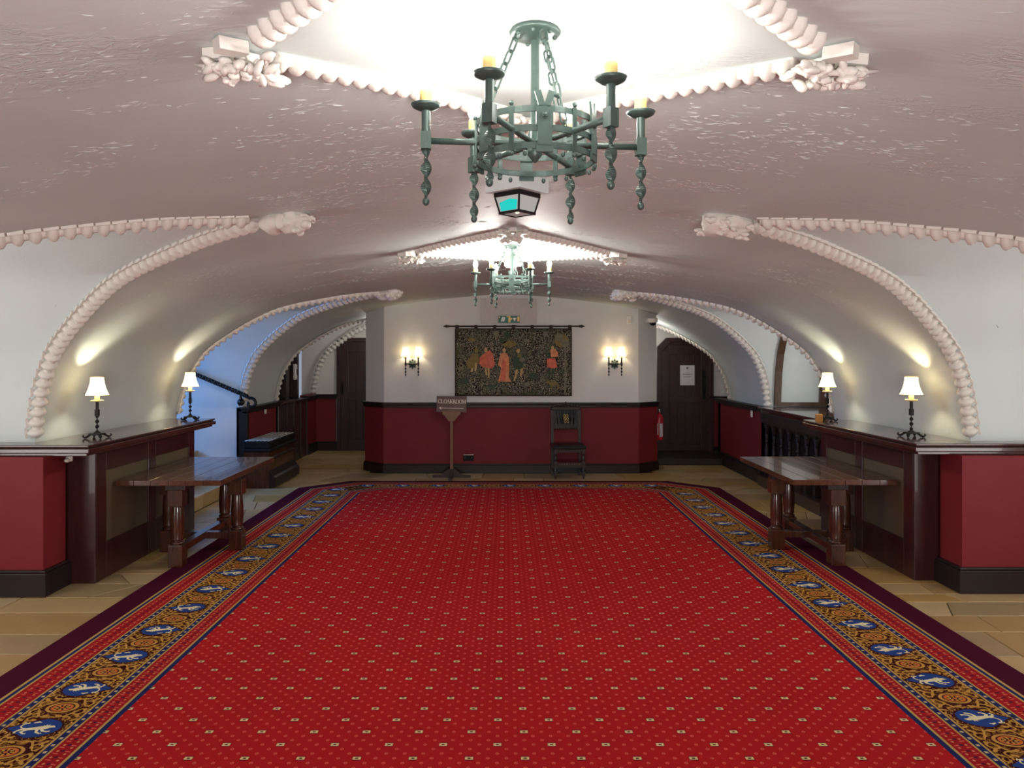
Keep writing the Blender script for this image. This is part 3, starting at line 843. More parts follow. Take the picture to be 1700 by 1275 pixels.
DM['bulf'] = bul_m.mesh('bulb', [M['bulb_far']])
def chandelier(label, cx, cy, rz, bulb='bul'):
    root = thing('chandelier', label, 'chandelier', (cx, cy, 2.222), rz, 'green iron chandeliers')
    top = PZ(cx)-2.222
    m = MB(); m.lathe([(.0, top), (.066, top-.001), (.070, top-.008), (.066, top-.014), (.05, top-.018), (.03, top-.026), (.014, top-.03)], seg=20)
    for k in range(7): m.ball((.054*math.cos(k*.9), .054*math.sin(k*.9), top-.018), .007, 8, 5)
    m.build('ceiling_plate', M['verdi'], root)
    m = MB(); m.lathe([(.0115, top-.02), (.0115, .0), (.02, -.002), (.02, -.03), (.012, -.04), (.004, -.05)], seg=14); m.build('stem', M['verdi'], root)
    for z in (.048, .0, -.044):
        m = MB(); bandring(m, z, .155, .016); m.build('ring', M['verdi'], root)
    for k in range(6):
        a = k*PI/3
        arm = link('arm', DM['arm'], root); arm.rotation_euler = (0, 0, a)
        for key in ('blk', 'pan', 'can', bulb, 'drp'): link(DM[key].name.split('.')[0], DM[key], arm)
        o = link('strap', DM['str'], root); o.rotation_euler = (0, 0, a)
        o = link('shield_plate', DM['plt'], root); o.rotation_euler = (0, 0, a+PI/6)
        for q in (.22, .83): o = link('stud', DM['stu'], root); o.rotation_euler = (0, 0, a+q)
    for k in range(3):
        a = k*2*PI/3+PI/6+.25
        p0 = Vector((.052*math.cos(a), .052*math.sin(a), top-.02)); p1 = Vector((.152*math.cos(a), .152*math.sin(a), .056))
        d = p1-p0; n = 7
        q = d.to_track_quat('Z', 'Y')
        for i in range(n):
            o = link('chain_link', DM['lnk'], root, p0+d*((i+.5)/n)); o.scale = (1, 1, d.length/n/.0365)
            o.rotation_mode = 'QUATERNION'; o.rotation_quaternion = q @ Euler((0, 0, (PI/2 if i % 2 else 0)+.5)).to_quaternion()
    return root
chandelier('large near chandelier of green painted iron with six candle bulbs and twisted drops', CH1[0], CH1[1], math.radians(6.4))
chandelier('smaller-looking far chandelier of green iron hanging in front of the tapestry wall', CH2[0], CH2[1], math.radians(-3), 'bulf')

# lantern between the chandeliers
t = thing('ceiling_lantern', 'black framed square glass lantern with teal glow on the ceiling behind the near chandelier', 'lantern', (.055, 3.9, 2.352), PI/4+.07)
m = MB(); m.span((-.11, -.11, .098), (.11, .11, .17)); m.build('mount_block', M['vault'], t)
zt, zb, rt, rb = .075, .0, .082, .060
m = MB(); m.prism([(-rt, -rt), (rt, -rt), (rt, rt), (-rt, rt)], zt, zt+.026); 
for q in ((1, 1), (1, -1), (-1, 1), (-1, -1)): m.tube([(q[0]*rt*.93, q[1]*rt*.93, zt), (q[0]*rb, q[1]*rb, zb)], .006, 4, square=True)
for k in range(4):
    a = k*PI/2; c, s_ = math.cos(a), math.sin(a)
    m.box((rb*c, rb*s_, zb), (.012, rb*2+.01, .012), (0, 0, a))
m.build('lantern_frame', M['iron'], t, bevel=.002)
for k in range(4):
    a = k*PI/2; m = MB(); w0, w1 = rb*.94, rt*.9
    Rz = Matrix.Rotation(a, 4, 'Z')
    m.add([(rb-.001, -w0, zb), (rb-.001, w0, zb), (rt*.93, w1, zt), (rt*.93, -w1, zt), (rb-.005, -w0, zb), (rb-.005, w0, zb), (rt*.93-.004, w1, zt), (rt*.93-.004, -w1, zt)],
          [(0, 1, 2, 3), (7, 6, 5, 4), (0, 3, 7, 4), (1, 5, 6, 2)], mat=Rz)
    m.build('lantern_pane', M['paneglass'], t)
    if k == 2:
        m = MB(); m.add([(rb+.004, -w0*.85, zb+.008), (rb+.004, w0*.85, zb+.008), (rb+.014, w1*.85, zb+.050), (rb+.016, w1*.2, zb+.060), (rb+.0135, -w1*.7, zb+.047)], [(0, 1, 2, 3, 4)], mat=Rz); m.build('teal_lamp', M['teal'], t)
m = MB(); m.span((-rb*.8, -rb*.8, zb-.004), (rb*.8, rb*.8, zb+.001)); m.build('lantern_base_pane', M['paneglass'], t)
light('lantern_bulb', 'POINT', (.055, 3.9, 2.36), .35, (1, .85, .6), .02)

# ------------------------------------------------------------------ tapestry wall
def millefleur():
    n = N('tapestry_weave'); co = n.coord()
    f = n.ramp(n.math('MULTIPLY', n.vor(co, 75, 'Color'), 1.0), [(.0, srgb(96, 84, 72)), (.35, srgb(126, 128, 98)), (.5, srgb(188, 168, 136)), (.72, srgb(106, 114, 112)), (1., srgb(236, 214, 180))])
    v = n.vor(co, 75); dots = n.ramp(v, [(.38, (1, 1, 1)), (.55, (0, 0, 0))])
    c = n.mix(dots, srgb(44, 38, 36), f)
    c = n.mix(n.ramp(n.noise(co, 5, 3), [(.48, (0, 0, 0)), (.62, (.5, .5, .5))]), c, srgb(84, 92, 72))
    c = n.mix(1., c, c)
    n.bump(n.noise(co, 300, 2), .3, .002)
    return n.done(c, .9, 0, .1)
M['mille'] = millefleur()
TY = BY-.045
TX0, TX1, TZ0, TZ1 = -.72, .93, 1.095, 2.05
tp = thing('tapestry', 'dark woven tapestry of coral-robed figures hanging from a pole', 'tapestry', ((TX0+TX1)/2, TY, 0))
w = (TX1-TX0)/2
m = MB(); NX, NZ = 24, 8; vs = []; fs = []
for i in range(NX+1):
    for j in range(NZ+1):
        x = -w+2*w*i/NX; z = TZ0+(TZ1-TZ0)*j/NZ
        vs.append((x, .006*math.sin(i*1.3)*(1-.5*j/NZ), z))
for i in range(NX):
    for j in range(NZ): a = i*(NZ+1)+j; fs.append((a, a+NZ+1, a+NZ+2, a+1))
m.add(vs, fs, 0, True); wp = m.build('woven_panel', M['mille'], tp)
sol = wp.modifiers.new('solid', 'SOLIDIFY'); sol.thickness = .008
m = MB(); e = .014
for a, b in (((-w, -.012, TZ0), (w, .002, TZ0+e)), ((-w, -.012, TZ1-e), (w, .002, TZ1)), ((-w, -.012, TZ0), (-w+e, .002, TZ1)), ((w-e, -.012, TZ0), (w, .002, TZ1))): m.span(a, b)
m.build('woven_border', plain('tapestry_border', srgb(66, 54, 46), .9, 0, .1), tp)
for k in range(7):
    m = MB(); m.span((-w+.03+k*(2*w-.06)/6-.024, -.028, TZ1-.01), (-w+.03+k*(2*w-.06)/6+.024, .018, TZ1+.045)); m.build('hanging_loop', plain('loop_cloth', srgb(60, 48, 42), .9) if k == 0 else bpy.data.materials['loop_cloth'], tp, bevel=.008)
# simple woven figures, each of a few flat shapes; (px,py) in a 1700x998 drawing grid
figm = [plain('figure_coral', srgb(206, 112, 88), .9, 0, .1, .4, 26), plain('figure_orange', srgb(214, 142, 104), .9, 0, .1, .4, 26), plain('figure_olive', srgb(128, 112, 70), .9, 0, .1, .45, 40), plain('figure_skin', srgb(188, 158, 112), .9, 0, .1, .45, 40),
        plain('figure_green', srgb(70, 82, 66), .9, 0, .1, .45, 40), plain('figure_grey', srgb(120, 116, 96), .9, 0, .1, .45, 40)]
fg = MB()
def FP(pts, mi, lay=0):
    q = [(-w+(px-115)/1430*2*w, -.0145-.0006*lay, TZ1-(py-120)/820*(TZ1-TZ0)) for px, py in pts]
    n = len(q); c = (sum(p[0] for p in q)/n, q[0][1], sum(p[2] for p in q)/n)
    fg.add(q+[c], [(i, (i+1) % n, n) for i in range(n)], mi)
def flush():
    global fg
    fg.build('woven_figure', figm, wp, fix=False); fg = MB()
def FE(cx, cy, rx, ry, mi, lay=1): FP([(cx+rx*math.cos(2*PI*k/12), cy+ry*math.sin(2*PI*k/12)) for k in range(12)], mi, lay)
FP([(330, 420), (400, 430), (420, 520), (370, 600), (270, 610), (255, 540)], 2); FE(375, 390, 28, 34, 2); FP([(320, 600), (345, 600), (330, 650), (305, 650)], 3, 1); FP([(360, 540), (385, 540), (375, 640), (355, 640)], 3, 1)
flush()
FP([(470, 430), (540, 385), (580, 430), (605, 560), (570, 610), (530, 600), (450, 590), (405, 540), (420, 470)], 0); FE(492, 385, 20, 30, 3); FP([(480, 600), (505, 600), (510, 690), (490, 690)], 3, 1); FP([(515, 600), (540, 600), (535, 720), (520, 720)], 3, 1)
flush()
FP([(690, 420), (740, 420), (775, 470), (780, 600), (775, 720), (805, 768), (640, 765), (665, 690), (680, 600), (640, 560), (660, 470)], 1); FE(717, 388, 20, 30, 3); FP([(700, 500), (745, 520), (730, 760), (670, 760)], 0, 1)
flush()
FP([(870, 430), (930, 420), (980, 480), (960, 520), (940, 620), (840, 620), (820, 520)], 4); FE(890, 395, 22, 26, 3); FE(935, 500, 36, 30, 5); FP([(860, 620), (890, 620), (850, 760), (830, 755)], 3, 1); FP([(920, 610), (950, 600), (930, 710), (910, 700)], 3, 1); FP([(880, 430), (930, 430), (925, 475), (880, 475)], 2, 1)
flush()
FP([(1280, 380), (1330, 365), (1375, 410), (1370, 465), (1290, 470)], 1); FP([(1240, 490), (1340, 480), (1365, 590), (1320, 610), (1240, 590)], 0); FE(1310, 355, 20, 24, 3); FP([(1230, 420), (1280, 410), (1280, 460), (1235, 465)], 4, 1); FP([(1260, 605), (1285, 605), (1275, 700), (1255, 700)], 4, 1); FP([(1300, 605), (1325, 605), (1318, 720), (1298, 720)], 4, 1)
flush()
FE(185, 610, 42, 26, 5); FE(215, 580, 14, 16, 5); flush(); FE(1320, 790, 60, 28, 2); FE(1258, 770, 18, 18, 2)
for q in (1285, 1300, 1365, 1378): FP([(q, 800), (q+9, 800), (q+9, 855), (q, 855)], 2, 1)
flush()
for i_, c in enumerate(((1420, 270, 90, 80), (1390, 230, 50, 50), (1460, 300, 60, 45))): FE(*c, 2 if i_ == 0 else 5, 1+2*i_)
FP([(1455, 340), (1472, 340), (1475, 900), (1450, 900)], 5, 0); flush()
for c in ((620, 190, 36, 40, 5), (750, 210, 40, 40, 4), (780, 310, 90, 40, 2), (700, 270, 50, 34, 4), (1220, 190, 30, 34, 5), (320, 260, 50, 24, 2), (990, 265, 42, 18, 5), (1070, 700, 60, 40, 4), (220, 760, 60, 40, 4), (560, 820, 70, 16, 4), (1000, 800, 36, 26, 5)): FE(*c[:4], c[4], 0); flush()
# pole
pl = thing('tapestry_pole', 'dark wooden pole with pointed finials across the white far wall', 'pole', ((TX0+TX1)/2+.01, TY, 2.078))
m = MB(); m.tube([(-.92, 0, 0), (.92, 0, 0)], .0115, 10); m.build('rod', M['darkoak'], pl)
for q in (-1, 1):
    m = MB(); m.lathe([(.011, 0), (.02, .01), (.012, .02), (.024, .04), (.012, .06), (.004, .085)], (q*.915, 0, 0), 10, mat=Matrix.Rotation(q*PI/2, 4, 'Y')); m.build('finial', M['darkoak'], pl)
    m = MB(); m.span((q*.6-.01, .0, -.012), (q*.6+.01, .045, .012)); m.build('bracket', M['darkoak'], pl)
# raised panel, exit sign box, sensor, dome camera, socket
m = MB(); m.span((-.355, BY-.04, 2.12), (.435, BY, 2.47)); struct(m.build('trim_50', plain('pinkish_board', srgb(196, 188, 180), .6), bevel=.003))
t = thing('exit_sign', 'small green glass exit sign box on the white panel above the tapestry', 'sign', (.045, BY-.075, 2.175))
m = MB(); m.span((-.15, -.0, -.048), (.15, .03, .048)); m.build('sign_box', M['exitgreen'], t, bevel=.003)
m = MB()
for (a, b, c2, d2) in ((-.012, .02, -.04, .046), (.115, .146, -.03, .04), (.02, .04, -.005, .02), (-.145, -.13, .02, .04), (-.035, -.015, .03, .045)): m.span((a, -.004, c2), (b, .001, d2))
m.build('lit_panel', M['exitpale'], t)
m = MB(); m.add([(-.12, -.002, -.03), (-.07, -.002, -.03), (-.05, -.002, .03), (-.10, -.002, .035), (-.06, -.006, 0)], [(0, 1, 4), (1, 2, 4), (2, 3, 4), (3, 0, 4)]); m.add([(.05, -.002, .02), (.10, -.002, .02), (.075, -.002, -.03)], [(0, 1, 2)]); m.build('sign_mark', M['wplastic'], t)
t = thing('motion_sensor', 'small white motion sensor high on the far wall near the right corner', 'sensor', (1.745, BY, 2.17))
m = MB(); m.box((0, -.025, 0), (.07, .05, .12), (.12, 0, 0)); m.build('housing', M['wplastic'], t, bevel=.012)
m = MB(); m.box((0, -.052, -.02), (.045, .006, .04), (.2, 0, 0)); m.build('lens_window', M['cream'], t, bevel=.002)
t = thing('dome_camera', 'white dome security camera on the right chamfer of the far wall', 'camera', (2.03, BY+.13, 2.14), math.radians(45))
m = MB(); m.lathe([(.0, .06), (.075, .06), (.08, .03), (.075, .0), (.05, -.01)], (0, -.08, 0), 18); m.span((-.03, -.08, .0), (.03, .02, .05)); m.build('housing', M['wplastic'], t)
m = MB(); m.ball((0, -.09, -.005), (.05, .05, .045), 12, 8); m.build('dome', M['lens'], t)
t = thing('wall_socket', 'black double wall socket with bright screws low on the red wall', 'socket', (-.53, BY-.013, .218))
m = MB(); m.box((0, -.006, 0), (.15, .012, .09)); m.build('plate', M['rubber'], t, bevel=.003)
m = MB()
for q in (-.05, .05): m.ball((q, -.013, 0), .006, 8, 5)
m.span((-.072, -.014, .038), (.072, -.011, .044)); m.build('screws', M['chrome'], t)
# sconces
def shade_lathe(mb, rt, rb, z0, h, c=(0, 0, 0), seg=20):
    pr = [(rb+(rt-rb)*(1-(1-k/8)**1.9), z0+h*k/8) for k in range(9)]
    mb.lathe(pr+[(r-.002, z) for r, z in reversed(pr)], c, seg, cap=False)
def sconce(label, x):
    t = thing('wall_sconce', label, 'wall lamp', (x, BY-.001, 1.545), 0, 'double wall sconces')
    m = MB(); m.lathe([(.0, 0), (.048, .001), (.05, .01), (.034, .02), (.0, .026)], (0, 0, 0), 14, mat=Matrix.Rotation(PI/2, 4, 'X'))
    for k in range(8): m.ball((.05*math.cos(k*PI/4), -.012, .058*math.sin(k*PI/4)), (.014, .008, .014), 7, 5)
    m.build('back_plate', M['verdi'], t)
    m = MB(); m.tube([(0, -.015, 0), (0, -.07, 0)], .008, 8); m.tube([(-.09, -.07, 0), (.09, -.07, 0)], .008, 8); m.build('arm', M['iron'], t)
    for q in (-.09, .09):
        m = MB(); m.box((q, -.07, 0), (.024, .024, .04)); m.lathe([(.010, .015), (.010, .085)], (q, -.07, 0), 10); m.lathe([(.01, .083), (.034, .088), (.036, .092), (.01, .09)], (q, -.07, 0), 14); twisted(m, q, -.07, -.02, -.155, .013)
        cp = m.build('candle_holder', M['iron'], t)
        m = MB(); m.lathe([(.014, .088), (.014, .115)], (q, -.07, 0), 10); m.build('candle', M['candle'], cp)
        m = MB(); shade_lathe(m, .036, .068, .112, .125, (q, -.07, 0)); m.build('lamp_shade', M['shade'], cp, fix=False)
        light('sconce_bulb', 'POINT', (x+q, BY-.072, 1.545+.17), SCONCE_W, (1, .86, .6), .015)
    return t
sconce('double sconce with two cream shades left of the tapestry', -1.325); sconce('double sconce with two cream shades right of the tapestry', 1.54)

# ------------------------------------------------------------------ doors
def door(name, x0, x1, y, z0, ztop, clip, hinge):
    root = thing(name, None, None) if False else bpy.data.objects.new(name, None)
    COL.objects.link(root); root.location = (x0, y, z0); struct(root)
    W_, H_ = x1-x0, ztop-z0; fr = .07
    def outline(m): return [(m, 0), (W_-m, 0), (W_-m, H_-m-clip), (W_-m-clip, H_-m), (m+clip, H_-m), (m, H_-m-clip)]
    RX = Matrix.Rotation(PI/2, 4, 'X')
    m = MB(); o, i = outline(0), outline(fr)
    for k in range(1, 6):
        a, b = k, (k+1) % 6
        m.prism([o[a], o[b], i[b], i[a]], 0, .07, mat=RX)
    m.build('door_frame', M['door'], root, bevel=.004)
    m = MB(); m.prism(outline(fr-.005), 0, .02, mat=RX); m.build('door_leaf', M['door'], root)
    # stiles, rails of the leaf
    w = W_-2*fr
    for (a, b, c, d) in ((fr, fr+.13, 0, H_-fr-clip), (W_-fr-.13, W_-fr, 0, H_-fr-clip)):
        m = MB(); m.span((a, -.045, c), (b, -.02, d)); m.build('stile', M['door'], root, bevel=.003)
    for (c, d) in ((0, .2), (H_*.45, H_*.45+.12), (H_-fr-.16-clip*.3, H_-fr-clip*.3)):
        m = MB(); m.span((fr+.13, -.043, c), (W_-fr-.13, -.02, d)); m.build('rail', M['door'], root, bevel=.003)
    for k in range(4):
        a = fr+.14+(w-.28)*k/4; m = MB(); m.span((a+.003, -.03, .2), (a+(w-.28)/4-.003, -.02, H_-fr-.12)); m.build('plank', M['door'], root, bevel=.004)
    return root
d1 = door('door_1', 2.50, 3.43, RD, .0, 1.96, .15, 1)
m = MB(); m.span((.745, -.055, .95), (.80, -.043, 1.42)); m.ball((.772, -.07, 1.30), (.012, .02, .012), 8, 6); m.tube([(.772, -.06, 1.02), (.772, -.085, 1.02), (.772, -.085, 1.34), (.772, -.06, 1.34)], .008, 8); m.build('door_handle', M['iron'], d1)
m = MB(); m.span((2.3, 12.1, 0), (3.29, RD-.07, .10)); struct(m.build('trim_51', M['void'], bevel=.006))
d2 = door('door_2', -2.97, -2.05, 14.0, .0, 1.98, .06, -1)
m = MB(); m.span((.085, -.055, .98), (.12, -.045, 1.22)); m.tube([(.10, -.05, 1.02), (.10, -.085, 1.02), (.10, -.085, 1.18), (.10, -.05, 1.18)], .008, 8); m.build('door_handle', M['iron'], d2)
m = MB(); m.span((.6, -.09, 1.56), (.85, -.045, 1.61)); m.build('door_closer', plain('closer_metal', srgb(92, 80, 78), .4, .5), d2, bevel=.004)
t = thing('notice', 'white paper notice taped to the dark right-hand door', 'notice', (3.0, RD-.047, 1.34))
m = MB(); m.span((-.12, -.002, -.165), (.12, .0, .165)); m.build('sheet', M['paper'], t)
m = MB(); m.prism([(-.016, .135), (.016, .135), (.016, .115), (.0, .098), (-.016, .115)], .002, .003, mat=Matrix.Rotation(PI/2, 4, 'X'))
rr = random.Random(4)
for (zz, x0, x1, h) in ((.012, -.08, .08, .012), (-.03, -.055, .055, .009)):
    x = x0
    while x < x1:
        ww = rr.uniform(.006, .012); m.span((x, -.0032, zz), (x+ww, -.002, zz+h)); x += ww+.004
m.build('print', M['ink'], t)
# fire extinguisher on the side of the block
t = thing('fire_extinguisher', 'red fire extinguisher hanging beside the dark right-hand door', 'fire extinguisher', (2.30, 11.95, .40))
m = MB(); m.lathe([(.0, 0), (.055, .0), (.065, .012), (.066, .33), (.058, .36), (.03, .385), (.022, .40), (.022, .415), (.0, .416)], seg=18); m.build('cylinder', M['extred'], t)
m = MB(); m.lathe([(.067, .09), (.067, .26)], seg=18, cap=False); 
m = MB()
for (a0, a1) in ((-2.5, -1.9), (-1.65, -.8)):
    vs = []; 
    for k in range(7): a = a0+(a1-a0)*k/6; vs += [(.0672*math.cos(a), .0672*math.sin(a), .08 if a0 < -2 else .05), (.0672*math.cos(a), .0672*math.sin(a), .25)]
    m.add(vs, [(2*k, 2*k+2, 2*k+3, 2*k+1) for k in range(6)])
m.build('label_sheet', M['paper'], t)
m = MB(); m.span((-.012, -.05, .42), (.012, .03, .432)); m.span((-.012, -.05, .445), (.012, .03, .455)); m.lathe([(.018, .41), (.018, .46)], seg=10); m.build('valve_handle', M['chrome'], t)
m = MB(); m.tube([(0, -.02, .43), (-.05, -.06, .40), (-.065, -.065, .28), (-.06, -.065, .12)], .011, 8); m.build('hose', M['rubber'], t)
m = MB(); m.span((-.11, -.015, .28), (-.06, .015, .36)); m.build('wall_bracket', M['iron'], t)

# ------------------------------------------------------------------ signpost CLOAKROOM
t = thing('sign_stand', 'wooden cloakroom sign on a slim post with a cross foot before the far wall', 'sign', (-.74, 10.84, 0), math.radians(-2))
m = MB(); m.box((0, 0, .48), (.042, .034, .86)); m.build('post', M['signpost'], t, bevel=.004)
for k in range(4):
    m = MB(); pts = [(0, .0), (.26, .0), (.26, .03), (.15, .04), (.05, .115), (0, .12)]
    m.prism(pts, -.019, .019, mat=Matrix.Rotation(k*PI/2, 4, 'Z') @ Matrix.Translation((.0, 0, 0)) @ Matrix.Rotation(PI/2, 4, 'X')); m.build('foot', M['darkoak'], t, bevel=.003)
m = MB(); m.prism([(-.125, .91), (.125, .91), (.125, .86), (.1, .85), (.04, .77), (-.04, .77), (-.1, .85), (-.125, .86)], .018, .03, mat=Matrix.Rotation(PI/2, 4, 'X')); m.build('bracket', M['signpost'], t, bevel=.003)
m = MB(); m.box((0, -.012, 1.0), (.41, .022, .215), (0, math.radians(1.2), 0)); bd = m.build('board', M['signboard'], t, bevel=.003)
tx = MB()
RXm = Matrix.Translation((0, -.0245, 1.0)) @ Matrix.Rotation(math.radians(1.2), 4, 'Y') @ Matrix.Rotation(PI/2, 4, 'X')
def let(ch, x0, w, h, y0):
    s = w; st = .0095; th = .0042
    def stem(x, a=0., b=1., w_=st): RB([(x, y0+a*h), (x, y0+b*h)], w_)
    def serif(x, y): RB([(x-.007, y0+y*h), (x+.007, y0+y*h)], .0032)
    def RB(p, w_): rib.append((p, w_))
    def ring(cx, a0, a1, rx, n=20):
        p = [(cx+rx*math.cos(a0+(a1-a0)*k/n), y0+h/2+h*.5*math.sin(a0+(a1-a0)*k/n)) for k in range(n+1)]
        RB(p, [th+(st-th)*abs(math.cos(a0+(a1-a0)*k/n))**1.5 for k in range(n+1)])
    rib = []
    if ch == 'O': ring(x0+w/2, 0, 2*PI, w*.42)
    elif ch == 'C': ring(x0+w/2, .75, 2*PI-.75, w*.44); RB([(x0+w*.84, y0+h*.98), (x0+w*.84, y0+h*.7)], .0035)
    elif ch == 'L': stem(x0+w*.25); serif(x0+w*.25, 1); serif(x0+w*.25, 0); RB([(x0+w*.2, y0+.001), (x0+w*.86, y0+.001)], .004); RB([(x0+w*.86, y0), (x0+w*.88, y0+h*.28)], .0035)
    elif ch == 'A': RB([(x0+w*.12, y0), (x0+w*.48, y0+h)], th); RB([(x0+w*.48, y0+h), (x0+w*.86, y0)], st); RB([(x0+w*.27, y0+h*.36), (x0+w*.7, y0+h*.36)], .0035); serif(x0+w*.12, 0); serif(x0+w*.86, 0)
    elif ch == 'K': stem(x0+w*.22); serif(x0+w*.22, 1); serif(x0+w*.22, 0); RB([(x0+w*.28, y0+h*.42), (x0+w*.8, y0+h)], th); RB([(x0+w*.42, y0+h*.56), (x0+w*.9, y0)], st); serif(x0+w*.82, 1); serif(x0+w*.9, 0)
    elif ch == 'R':
        stem(x0+w*.22); serif(x0+w*.22, 1); serif(x0+w*.22, 0)
        p = [(x0+w*.22, y0+h*.98), (x0+w*.5, y0+h*.98), (x0+w*.7, y0+h*.9), (x0+w*.74, y0+h*.74), (x0+w*.68, y0+h*.57), (x0+w*.5, y0+h*.5), (x0+w*.22, y0+h*.5)]
        RB(p, [th, th, st*.8, st, st*.8, th, th]); RB([(x0+w*.46, y0+h*.5), (x0+w*.92, y0)], st); serif(x0+w*.92, 0)
    elif ch == 'M':
        stem(x0+w*.14, 0, 1, th); stem(x0+w*.86, 0, 1, st); RB([(x0+w*.14, y0+h), (x0+w*.5, y0+h*.1)], st); RB([(x0+w*.5, y0+h*.1), (x0+w*.86, y0+h)], th)
        for q in (.14, .86): serif(x0+w*q, 0); serif(x0+w*q, 1)
    for i, (p, w_) in enumerate(rib):
        a = MB(); a.ribbon(p, w_, 0); tx.add([(v[0], v[1], .0004*(i % 5)) for v in a.v], a.f, 0, False, RXm)
x = -.185
for ch, w in zip('CLOAKROOM', (.042, .036, .044, .041, .041, .041, .044, .044, .050)): let(ch, x, w, .052, .014); x += w-.0005
a = MB(); a.ribbon([(-.15, -.052), (.165, -.052)], .006, 0); a.add([(-.172, -.052, 0), (-.135, -.03, 0), (-.145, -.052, 0), (-.135, -.074, 0)], [(0, 1, 2, 3)][:0]+[(0, 2, 1), (0, 3, 2)]); tx.add(a.v, a.f, 0, False, RXm)
tx.build('lettering', M['cream'], bd)

# ------------------------------------------------------------------ chair
t = thing('side_chair', 'dark carved side chair with black leather seat and gilt mark on its back', 'chair', (.845, 10.88, 0), math.radians(3))
SW, SD = .43, .42
def turned(mb, x, y, z0, z1, r, block=.05, n=1, mi=0):
    H = z1-z0; b = block
    pr = [(r*.7, 0), (r, .04), (r*.6, .08), (r*1.05, .2), (r*.95, .5), (r*.62, .78), (r, .85), (r*.6, .9), (r*.95, .96), (r*.7, 1)]
    mb.lathe([(rr_, z0+z*H) for rr_, z in pr], (x, y, 0), 12, mi)
for (sx, sy) in ((-1, -1), (1, -1), (-1, 1), (1, 1)):
    X, Y = sx*(SW/2-.025), sy*(SD/2-.025); m = MB()
    if sy < 0:
        m.box((X, Y, .385), (.046, .046, .09)); turned(m, X, Y, .24, .34, .022); m.box((X, Y, .195), (.046, .046, .1)); turned(m, X, Y, .1, .15, .022); m.box((X, Y, .075), (.044, .044, .06)); m.lathe([(.012, .03), (.014, .05)], (X, Y, 0), 10); m.ball((X, Y-.004, .019), (.011, .018, .019), 10, 6)
    else:
        m.box((X, Y, .225), (.044, .044, .44)); m.box((X, Y+.02, .67), (.042, .036, .47), (-.06, 0, 0)); m.ball((X, Y+.035, .92), (.024, .022, .028), 8, 6)
    m.build('leg', M['darkoak'], t, bevel=.003)
m = MB(); m.box((0, 0, .385), (SW-.06, SD-.06, .05)); m.build('seat_frame', M['darkoak'], t)
m = MB()
for i in range(9):
    for j in range(9): pass
m.box((0, 0, .425), (SW+.02, SD+.01, .06)); sc_ = m.build('seat', M['leather'], t, bevel=.022)
m = MB()
for k in range(13): m.ball((-SW/2+.025+k*(SW-.05)/12, -SD/2-.004, .402), .006, 6, 4)
m.build('nail_heads', M['brass'], sc_)
m = MB(); m.box((0, SD/2-.0, .775), (SW-.085, .03, .27), (-.06, 0, 0)); bk = m.build('backrest', M['leather'], t, bevel=.012)
m = MB()
rr = random.Random(5)
for k in range(9):                                 # creases in the loose leather
    x = -.13+.033*k; m.tube([(x, SD/2-.03, .89), (x+.02*rr.uniform(-1, 1), SD/2-.022, .8), (x+.05*rr.uniform(-1, 1), SD/2-.01, .66)], [.004, .009, .004], 6)
m.build('creases', M['leather'], bk)
m = MB()
for i in range(2):
    for j in range(3):
        p = [( -.018+.036*i+.014*math.cos(a), SD/2-.037+.06*(.8-(.745+.045*j))*-1*.0+.004*j*0, .745+.042*j+.017*math.sin(a)) for a in [2*PI*k/10 for k in range(10)]]
        m.tube([(q[0]+.006*(1-j), q[1]-.001+.012*(.83-q[2])/.1*.0, q[2]) for q in p], .0042, 5, closed=True)
m.build('gilt_mark', M['gilt'], bk)
m = MB()
for k in range(12): m.ball((-SW/2+.05+k*(SW-.1)/11, SD/2-.03, .648), .006, 6, 4)
m.build('nail_heads', M['brass'], bk)
m = MB(); m.box((0, SD/2+.012, .925), (SW-.07, .034, .035))
for k in range(9):
    x = -.16+.04*k; h = .065*(1-abs(x)/.24); m.tube(arc3((x, SD/2+.012, .935), .02, 0, PI, 8), .009, 6); m.ball((x, SD/2+.012, .935+h), (.014, .012, .022), 7, 5)
m.build('crest_rail', M['darkoak'], t)
m = MB(); m.box((0, -SD/2+.025, .195), (SW-.09, .022, .06)); m.build('stretcher', M['darkoak'], t)
m = MB()
for k in range(9): m.ball((-.13+.0325*k, -SD/2+.012, .2), .007, 6, 4)
m.build('nail_heads', M['brass'], t)
for q in (-1, 1): m = MB(); m.box((q*(SW/2-.025), 0, .09), (.022, SD-.09, .03)); m.build('stretcher', M['darkoak'], t)
m = MB(); m.box((0, SD/2-.025, .12), (SW-.09, .02, .04)); m.build('stretcher', M['darkoak'], t)

# ------------------------------------------------------------------ counters, worktops, lamps
def counter(side, ynear, yfar, face, label):
    s = side; root = thing('bar_counter', label, 'counter', (s*3.19, (ynear+yfar)/2, 0), 0, 'bar counters'); oy = (ynear+yfar)/2; ox = s*3.19
    def sp(x0, x1, y0, y1, z0, z1, name, mat, bev=.003):
        m = MB(); m.span((s*x0-ox, y0-oy, z0), (s*x1-ox, y1-oy, z1)); return m.build(name, M[mat], root, bevel=bev)
    sp(3.376, face+.02, ynear+.02, yfar, 0, .955, 'carcass', 'mahog')
    sp(3.188, face+.0, ynear, ynear+.02, .0, .955, 'end_panel', 'mahog')
    ya, yb, yc, yd = ynear+.16, ynear+.86, ynear+1.0, yfar-.13
    for (y0, y1) in ((ynear+.02, ya), (yb, yc), (yd, yfar)): sp(face+.02, face, y0, y1, .0, .955, 'stile', 'mahog')
    for (y0, y1) in ((ya, yb), (yc, yd)):
        sp(face+.02, face, y0, y1, .80, .955, 'rail', 'mahog'); sp(face+.02, face, y0, y1, .0, .27, 'rail', 'mahog')
        sp(face+.025, face+.012, y0, y1, .27, .80, 'recessed_panel', 'panel', 0)
    return root
